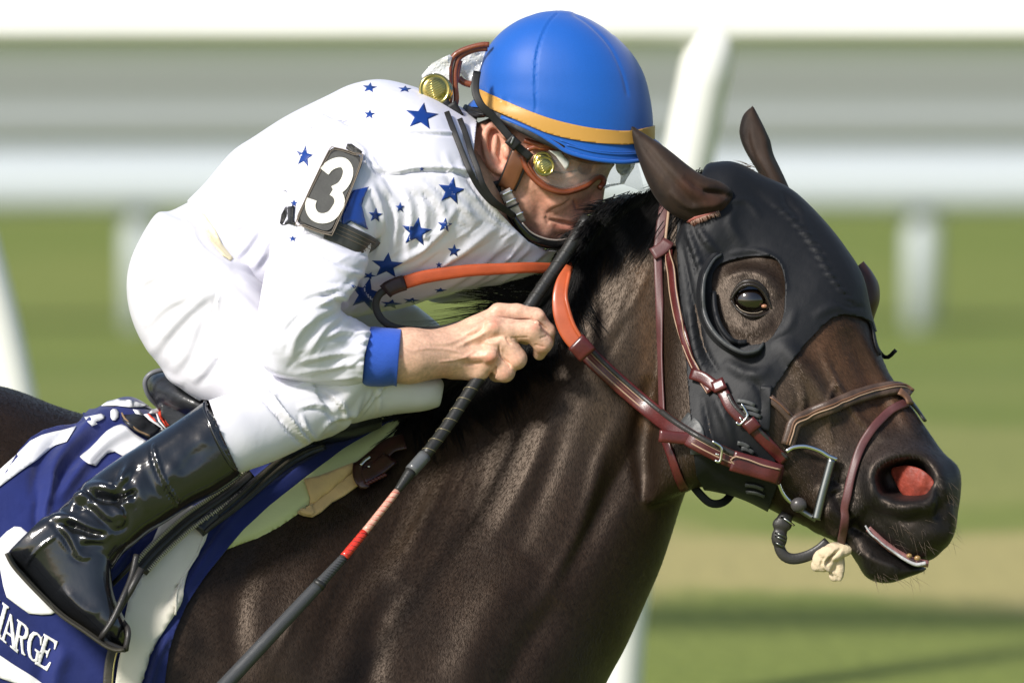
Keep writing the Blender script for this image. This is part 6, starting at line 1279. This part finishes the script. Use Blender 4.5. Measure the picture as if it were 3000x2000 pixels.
for (p, m) in (([(1575, 480), (1660, 590), (1790, 640), (1860, 660), (1800, 600), (1720, 570), (1640, 500)], wht_m), ([(1640, 460), (1740, 560), (1850, 640), (1900, 640), (1800, 540), (1700, 450)], wht_m), ([(1600, 480), (1650, 545), (1720, 580), (1690, 545), (1630, 480)], red_m), ([(1680, 455), (1760, 540), (1790, 555), (1740, 490), (1700, 455)], red_m),
               ([(1800, 440), (1830, 520), (1880, 590), (1930, 620), (1880, 540), (1850, 440), (1820, 410)], red_m), ([(1850, 420), (1890, 470), (1900, 540), (1950, 600), (1900, 580), (1870, 500), (1840, 430)], red_m), ([(1780, 450), (1810, 540), (1880, 620), (1910, 630), (1840, 540), (1805, 450)], wht_m)): ap('flag', za(p), m, .0026 if m is red_m else .0022)
ap('white_border', zb([(-60, 1290), (0, 1312), (130, 1400), (260, 1480), (400, 1575), (500, 1640), (500, 1760), (300, 1640), (150, 1570), (0, 1520), (-60, 1490)]))
# lettering along the lower edge: C (cut by the frame) H A R G E
font_pts = {}
def text_mesh(ch):
    cu = bpy.data.curves.new('t', 'FONT'); cu.body = ch; cu.size = 1; o = bpy.data.objects.new('t', cu); scene.collection.objects.link(o); dg = bpy.context.evaluated_depsgraph_get(); me = o.evaluated_get(dg).to_mesh()
    V = np.array([v.co[:2] for v in me.vertices]); bpy.data.objects.remove(o); return V
SER = {  # simple serif capitals as stroke polygons in a 0..1 x 0..1 box (y down)
 'H': [[(0, 0), (.42, 0), (.42, .06), (.32, .08), (.32, .44), (.68, .44), (.68, .08), (.58, .06), (.58, 0), (1, 0), (1, .06), (.9, .08), (.9, .92), (1, .94), (1, 1), (.58, 1), (.58, .94), (.68, .92), (.68, .53), (.32, .53), (.32, .92), (.42, .94), (.42, 1), (0, 1), (0, .94), (.1, .92), (.1, .08), (0, .06)]],
 'A': [[(.42, 0), (.60, 0), (.93, .93), (1, .94), (1, 1), (.56, 1), (.56, .94), (.68, .93), (.61, .68), (.30, .68), (.23, .93), (.36, .94), (.36, 1), (0, 1), (0, .94), (.1, .92)], [(.46, .2), (.33, .60), (.58, .60)]],
 'R': [[(0, 0), (.62, 0), (.84, .06), (.92, .20), (.90, .36), (.76, .47), (.62, .5), (.82, .86), (.9, .93), (1, .94), (1, 1), (.72, 1), (.40, .53), (.34, .53), (.34, .92), (.46, .94), (.46, 1), (0, 1), (0, .94), (.1, .92), (.1, .08), (0, .06)], [(.34, .08), (.52, .08), (.66, .16), (.66, .34), (.54, .44), (.34, .45)]],
 'G': [[(.92, .02), (.95, .34), (.86, .34), (.76, .14), (.56, .07), (.38, .16), (.28, .36), (.28, .62), (.36, .82), (.54, .93), (.70, .88), (.70, .64), (.56, .61), (.56, .55), (1, .55), (1, .61), (.92, .63), (.92, .92), (.72, .99), (.5, 1), (.24, .95), (.06, .76), (0, .5), (.08, .22), (.28, .04), (.52, 0), (.72, .03), (.84, .08), (.88, .02)]],
 'E': [[(0, 0), (.92, 0), (.95, .28), (.87, .28), (.78, .12), (.66, .08), (.34, .08), (.34, .44), (.52, .43), (.60, .32), (.66, .32), (.66, .64), (.60, .64), (.52, .53), (.34, .52), (.34, .92), (.68, .92), (.82, .86), (.92, .70), (1, .70), (.96, 1), (0, 1), (0, .94), (.1, .92), (.1, .08), (0, .06)]]}
LET = [('H', (-62, 690), (30, 800), (-35, 1140), (-110, 1060)), ('A', (0, 800), (95, 900), (100, 1215), (-15, 1130)), ('R', (160, 978), (275, 1070), (235, 1315), (110, 1235)), ('G', (275, 1070), (400, 1140), (345, 1400), (235, 1320)), ('E', (405, 1115), (545, 1190), (440, 1460), (315, 1385))]
LET[1] = ('A', (20, 900), (140, 985), (165, 1290), (-20, 1160))
LET = [('H', (-60, 760), (85, 870), (10, 1150), (-130, 1040)), ('A', (50, 900), (150, 970), (165, 1295), (0, 1160)), ('R', (158, 978), (285, 1068), (232, 1318), (112, 1245)), ('G', (270, 1062), (405, 1140), (352, 1402), (235, 1320)), ('E', (402, 1112), (545, 1192), (444, 1460), (318, 1390))]
for ch, a, b, c, d in LET:
    a, b, c, d = [np.array(q, float) for q in zb([a, b, c, d])]
    def mp(p): u, v = p; return tuple((a * (1 - u) + b * u) * (1 - v) + (d * (1 - u) + c * u) * v)
    polys = [[mp(q) for q in pl] for pl in SER[ch]]; V, F = decal(polys[0], CB, .0008, .0012, 4, holes=polys[1:]); mesh('letter', V, F, wht_m, cl)

gir = root('girth', px(480, 1800, -.3), 'cream white overgirth running down between boot and shoulder over the navy cloth', 'girth')
gir_m = mat('cream_girth', (.74, .70, .60), .7, var=[((20, 20, 6), .06, 3)], bump=[(700, .4, 1, (0, 0, 0), .0005), (12, .3, 2, (0, 0, 0), .004)])
mesh('webbing', *decal([(600, 1500), (615, 1542), (590, 1600), (561, 1657), (529, 1759), (500, 1815), (466, 1874), (440, 1930), (421, 2000), (380, 2200), (290, 2200), (338, 2000), (346, 1940), (357, 1893), (360, 1830), (375, 1760), (420, 1680), (440, 1600), (470, 1530), (540, 1480)], CB, .003, .003, 14), gir_m, gir)
strap('seam', [(600, 1560), (560, 1650), (522, 1745), (508, 1800)], .0030, .0016, gir_m, gir, bvh=CB, off=.006)
olive_m = mat('black_girth_strap', (.040, .036, .026), .45, var=[(40, .3, 3)], bump=[(300, .3, 2)])
strap('girth_strap', [(352, 1840), (335, 1890), (322, 1940), (316, 2010), (310, 2120)], .015, .004, olive_m, gir, bvh=CB, off=.003)
strap('girth_strap_edge', [(362, 1850), (345, 1900), (333, 1950), (328, 2010), (322, 2120)], .0022, .003, brass_m, gir, bvh=CB, off=.004)

padr = root('foam_pad', px(900, 1450, -.2), 'pale yellow green foam pad showing below the front edge of the navy saddle cloth', 'saddle pad')
pad2_m = mat('pale_green_foam', (.58, .62, .29), .75, var=[(14, .05, 2)], bump=[(260, .4, 3, (0, 0, 0), .001)])
pp = [(1190, 1215), (1138, 1235), (1000, 1310), (880, 1390), (770, 1475), (640, 1580), (640, 1618), (679, 1604), (755, 1576), (819, 1543), (883, 1499), (935, 1462), (1000, 1410), (1060, 1360), (1110, 1320), (1150, 1280)]
f = poly_sd(H.Q, pp); mP = (H.Q[:, 0] > 560) & (H.Q[:, 0] < 1300) & (H.Q[:, 1] > 1100) & (H.Q[:, 1] < 1700) & (H.N[:, 1] < .3)
pv, pf, u = submesh(H.V, H.F, mP); pn = H.N[u]; fp_ = f[u]; pv = pv + pn * (.010 * (1 - np.exp(-np.clip(fp_, 0, 99) / 7)))[:, None]; pv, pf, pn = clip(pv, pf, fp_, pn)
mesh('foam', *shell(pv, pf, normals(pv, pf), -.003, .003), pad2_m, padr)
PB = bvh_of(np.vstack((H.V, pv)), np.vstack((H.F, pf + len(H.V))))
ch_m = mat('tan_chamois', (.66, .45, .19), .8, sheen=.2, var=[((30, 30, 30), .12, 4)], bump=[((60, 60, 60), .6, 4, (0, 0, 0), .003)])
zc = lambda p: zz(500, 1000, .6378, p)
V, F = decal(zc([(612, 642), (680, 628), (760, 596), (830, 565), (900, 545), (900, 640), (860, 668), (800, 712), (740, 745), (690, 790), (650, 812), (610, 806), (582, 794), (632, 756), (636, 720)]), PB, .002, .004, 9)
tagp(mesh('chamois', V, F, ch_m), 'tan chamois cloth folded over the lower edge of the pale foam pad', 'cloth')
V, F = decal(zc([(585, 795), (636, 752), (660, 800), (645, 812), (610, 806)]), PB, .006, .003, 7); 
o_ = mesh('fold', V, F, ch_m, bpy.data.objects['chamois'])

bs = root('breast_strap', px(1120, 1340, -.16), 'dark maroon buckled strap end lying at the withers beside the tan chamois', 'strap')
dkm = mat('dark_maroon_strap', (.040, .014, .011), .32, coat=.3, var=[(60, .35, 3)], bump=[(300, .4, 3, (0, 0, 0), .001)])
strap('strap', zc([(1080, 480), (1010, 500), (960, 540), (905, 585), (870, 610)]), .030, .006, dkm, bs, bvh=PB, off=.008, puff=True)
strap('strap', zc([(1010, 560), (960, 600), (900, 640), (870, 650)]), .026, .006, dkm, bs, bvh=PB, off=.010)
strap('strap_end', zc([(860, 590), (858, 640), (880, 685), (905, 672)]), .016, .008, dkm, bs, bvh=PB, off=.010, puff=True)
for i in range(7): x, y = zc([(905 + i * 13, 652 - i * 6.5)])[0]; l, _ = hit(PB, x, y); V, F = ellipsoid(px(x, y, l.y - .020), (.004, .0025, .0028), n=8); mesh('stitch', V, F, lea_m, bs)
buckle(zc([(872, 568), (890, 548), (915, 530)]), .0026, bs, .024, 'buckle', PB); buckle(zc([(905, 572), (915, 576)]), .0018, bs, .024, 'buckle_pin', PB)

# ------------------------------------------------------------------ saddle
sad = root('saddle', px(560, 1200, 0), 'small black leather racing saddle under the jockey with its rounded cantle showing behind him', 'saddle')
sad_m = mat('black_saddle_leather', (.020, .021, .024), .40, coat=.2, var=[((60, 60, 200), .3, 3, (0, 30, 0))], bump=[((50, 50, 260), .6, 3, (0, -18, 0), .0015)])
V, F = remesh([loft([(430, 1112, 436, 1160, .03, -.02), (452, 1090, 462, 1196, .07, -.02), (500, 1088, 500, 1222, .10, -.02), (545, 1112, 550, 1236, .12, -.02), (600, 1140, 600, 1250, .13, -.02), (660, 1180, 650, 1290, .14, -.02), (800, 1210, 800, 1320, .15, -.02), (1000, 1200, 1000, 1300, .12, 0), (1120, 1185, 1120, 1260, .06, 0)], 40, 6)], .004, 4)
mesh('seat', V, F, sad_m, sad)
rp2 = spline([(470, 1195), (440, 1165), (425, 1130), (430, 1105), (455, 1088), (500, 1084), (545, 1102)], 30); mesh('cantle_edge', *tube(np.array([px(x, y, -.05 - .03 * math.sin(i / 29 * 3.1)) for i, (x, y) in enumerate(rp2)]), .0036, 8), mat('grey_piping', (.16, .165, .18), .35), sad)
V, F = decal([(470, 1180), (540, 1212), (585, 1235), (560, 1262), (500, 1250), (472, 1215)], lambda X, Y: -.135, 0, .004, 10); mesh('rear_panel', V, F, sad_m, sad)
za2 = za([(1375, 490), (1500, 488), (1610, 520), (1700, 580), (1820, 660), (1690, 760), (1540, 660), (1440, 600)])
V, F = decal(za2, CB, .006, .004, 9); mesh('flap_end', V, F, sad_m, sad)
e3 = mat('tan_flap_edge', (.26, .17, .09), .4); strap('flap_edge', za([(1380, 495), (1440, 590), (1560, 680), (1690, 752)]), .0024, .002, e3, sad, bvh=CB, off=.010)
# flap running forward below the calf: piped edge, stirrup leather and the two zip-like toothed webs
def cby(X, Y, o):
    l, _ = hit(CB, X, Y); return (l.y if l is not None else -.25) - o
def onc(pts, o, n=None, sm=12):
    s_ = spline(pts, n or max(10, int(len(pts) * 8))); yy = np.array([cby(x, y, o) for x, y in s_])
    for _ in range(sm): yy[1:-1] = np.minimum(yy[1:-1], (yy[:-2] + yy[2:]) / 2)
    return np.c_[s_, yy]
zd = lambda p: zz(0, 1000, .6378, p)
strap('flap', onc(zd([(1480, 470), (1400, 500), (1300, 560), (1200, 640), (1080, 740), (960, 830), (910, 870)]), .010), .022, .006, sad_m, sad)
strap('flap_piping', onc(zd([(1480, 455), (1400, 478), (1300, 530), (1200, 615), (1090, 715), (990, 800), (920, 868)]), .018), .006, .005, olive_m, sad, puff=True)
strap('flap_piping', onc(zd([(1480, 478), (1400, 505), (1310, 560), (1210, 645), (1100, 745), (1000, 825), (935, 880)]), .018), .005, .005, olive_m, sad, puff=True)
strap('flap_end', onc(zd([(990, 790), (940, 830), (905, 868)]), .016), .020, .008, sad_m, sad, puff=True)
stp = root('stirrup', px(430, 1700, -.33), "black stirrup leather with toothed edges and thin iron looped round the boot's toe", 'stirrup')
zp = [(1150, 615), (1060, 690), (960, 760), (860, 830), (760, 920), (690, 990), (640, 1050)]
body_p = onc(zd(zp), .020, 40); strap('leather', body_p, .026, .005, olive_m, stp)
strap('leather_ridge', body_p - np.array((0, 0, .004)), .010, .005, pad_m, stp, puff=True)
tooth2 = mat('zip_teeth', (.62, .58, .46), .30)
teeth_v = []
for d in (-22, 22):
    s_ = offset_path(body_p[:, :2], d); s_ = spline(s_[::8], 62)
    for i, (x, y) in enumerate(s_):
        k = int(i / 61 * 39); z_ = body_p[k, 2] - .009; a = math.atan2(body_p[min(39, k + 1), 1] - body_p[k - 1 if k else 0, 1], body_p[min(39, k + 1), 0] - body_p[k - 1 if k else 0, 0]) + math.pi / 2
        P = np.array([px(x - 6 * math.cos(a), y - 6 * math.sin(a), z_), px(x, y, z_ - .003), px(x + 6 * math.cos(a), y + 6 * math.sin(a), z_)]); teeth_v.append(tube(P, .0011, 5))
o = mesh('toothed_edge', *join(*teeth_v), tooth2, stp); o['kind'] = 'stuff'
V, F = tube(np.array([px(*q) for q in zd([(650, 1040, ), (600, 1140), (545, 1230), (500, 1300), (470, 1345)]) for q in [(q[0], q[1], -.385)]]), .0052, 10); mesh('cord', V, F, pad_m, stp)
P = [(400, 1625, -.36), (385, 1690, -.375), (360, 1750, -.392), (330, 1815, -.402), (302, 1858, -.404), (296, 1870, -.395), (300, 1872, -.36)]
V, F = tube(np.array([px(*q) for q in spline([(q) for q in P], 30)]), .0045, 10); mesh('iron_side', V, F, pad_m, stp)
P = [(355, 1815, -.36), (375, 1845, -.39), (370, 1890, -.395), (364, 1902, -.39), (320, 1885, -.395), (296, 1862, -.398)]
V, F = tube(np.array([px(*q) for q in spline(P, 34)]), .0042, 10); mesh('iron_loop', V, F, pad_m, stp)
V, F = tube(np.array([px(*q) for q in [(398, 1640, -.34), (350, 1690, -.325), (310, 1730, -.315)]]), .0036, 8); mesh('cord', V, F, web_m, stp)

# ------------------------------------------------------------------ whip
wh_r = root('whip', px(1475, 1010, -.17), "long black racing whip with red and pink wrapped section held in the jockey's right fist", 'whip')
wm_b = mat('black_whip_grip', (.022, .022, .021), .42, spec=.5, bump=[(300, .4, 3, (0, 0, 0), .001)])
wp = [(1722, 640, -.085), (1643, 763, -.105), (1556, 890, -.130), (1475, 1010, -.148), (1388, 1129, -.175), (1306, 1253, -.205), (1245, 1334, -.228), (1204, 1380, -.243), (1163, 1438, -.258), (1068, 1558, -.295), (1007, 1632, -.316), (934, 1712, -.340), (806, 1848, -.375), (679, 1984, -.40), (560, 2110, -.43)]
def wseg(i0, i1, r0, r1, m, name, n=14):
    s_ = spline(wp[i0:i1 + 1], n) if i1 - i0 > 1 else np.array(wp[i0]) + (np.array(wp[i1]) - np.array(wp[i0])) * np.linspace(0, 1, n)[:, None]
    P = PXA(s_[:, :2], s_[:, 2]); return mesh(name, *tube(P, np.linspace(r0, r1, n), 14), m, wh_r), P
grip_o, gP = wseg(0, 6, .0100, .0086, wm_b, 'grip', 50)
cop = mat('thin_wrap_line', (.34, .29, .18), .35, metal=.5)
dark_l = mat('grey_wrap_line', (.045, .044, .04), .4)  # dull grey wrap lines on the upper grip
L_ = np.r_[0, np.cumsum(np.linalg.norm(np.diff(gP, axis=0), axis=1))]
def along(s): return np.array([np.interp(s, L_, gP[:, k]) for k in range(3)])
s = .01; T0 = (gP[-1] - gP[0]) / np.linalg.norm(gP[-1] - gP[0]); U0 = np.cross(T0, (0, -1, 0)); U0 /= np.linalg.norm(U0); W0 = np.cross(T0, U0)
i = 0
while s < L_[-1] - .01:
    r = .0101 - .0014 * s / L_[-1] + .0002; a = np.linspace(0, 2 * math.pi, 18)
    P = np.array([along(min(L_[-1], s + .018 * (t / (2 * math.pi)) - 0)) + r * (U0 * math.cos(t) + W0 * math.sin(t)) for t in a])
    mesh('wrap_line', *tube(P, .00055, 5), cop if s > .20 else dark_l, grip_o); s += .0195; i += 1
wseg(6, 7, .0100, .0098, dull_m if False else mat('grey_tape', (.10, .105, .11), .3, coat=.3), 'collar', 6); wseg(7, 8, .0086, .0052, wm_b, 'taper', 8)
for k in range(6): p = np.array(wp[6]) + (np.array(wp[8]) - np.array(wp[6])) * (k + .5) / 6; mesh('collar_ring', *tube(np.array([px(*p) - T0 * -.0012, px(*p), px(*p) + T0 * -.0012 * 1]), [.0092 - .0007 * k, .0100 - .0007 * k, .0092 - .0007 * k], 12), wm_b, wh_r)
pinkw = mat('pink_whip_tape', (.62, .33, .25), .35, coat=.3, var=[((200, 200, 200), .2, 2)]); redw = mat('red_whip_tape', (.60, .035, .02), .3, coat=.4, var=[(200, .2, 2)])
wseg(8, 9, .0052, .0056, pinkw, 'pink_section', 10); wseg(9, 10, .0060, .0066, redw, 'red_section', 10)
tube_w = mat('grey_black_shaft', (.050, .052, .055), .42, spec=.5, bump=[((60, 60, 900), .4, 2, (0, 42, 0), .001)])
wseg(10, 11, .0064, .0082, tube_w, 'shaft', 10); wseg(11, 14, .0092, .0115, tube_w, 'shaft', 30)
for i0, i1, n_, m in ((8, 9, 9, redw), (9, 10, 6, wm_b), (10, 11, 12, wm_b)):
    for k in range(n_):
        p = np.array(wp[i0]) + (np.array(wp[i1]) - np.array(wp[i0])) * (k + .5) / n_; r = {8: .0056, 9: .0065, 10: .0070 + .0014 * k / 12}[i0]
        a = np.linspace(0, 2 * math.pi, 12); P = np.array([px(*p) + r * (U0 * math.cos(t) + W0 * math.sin(t)) + T0 * .003 * math.cos(t) for t in a]); mesh('tape_line', *tube(P, .0004, 4), m, wh_r)
for t_ in (.0,): mesh('joint', *tube(np.array([px(934, 1712, -.340) + T0 * -.004, px(934, 1712, -.340) + T0 * .004]), .0098, 14), wm_b, wh_r)
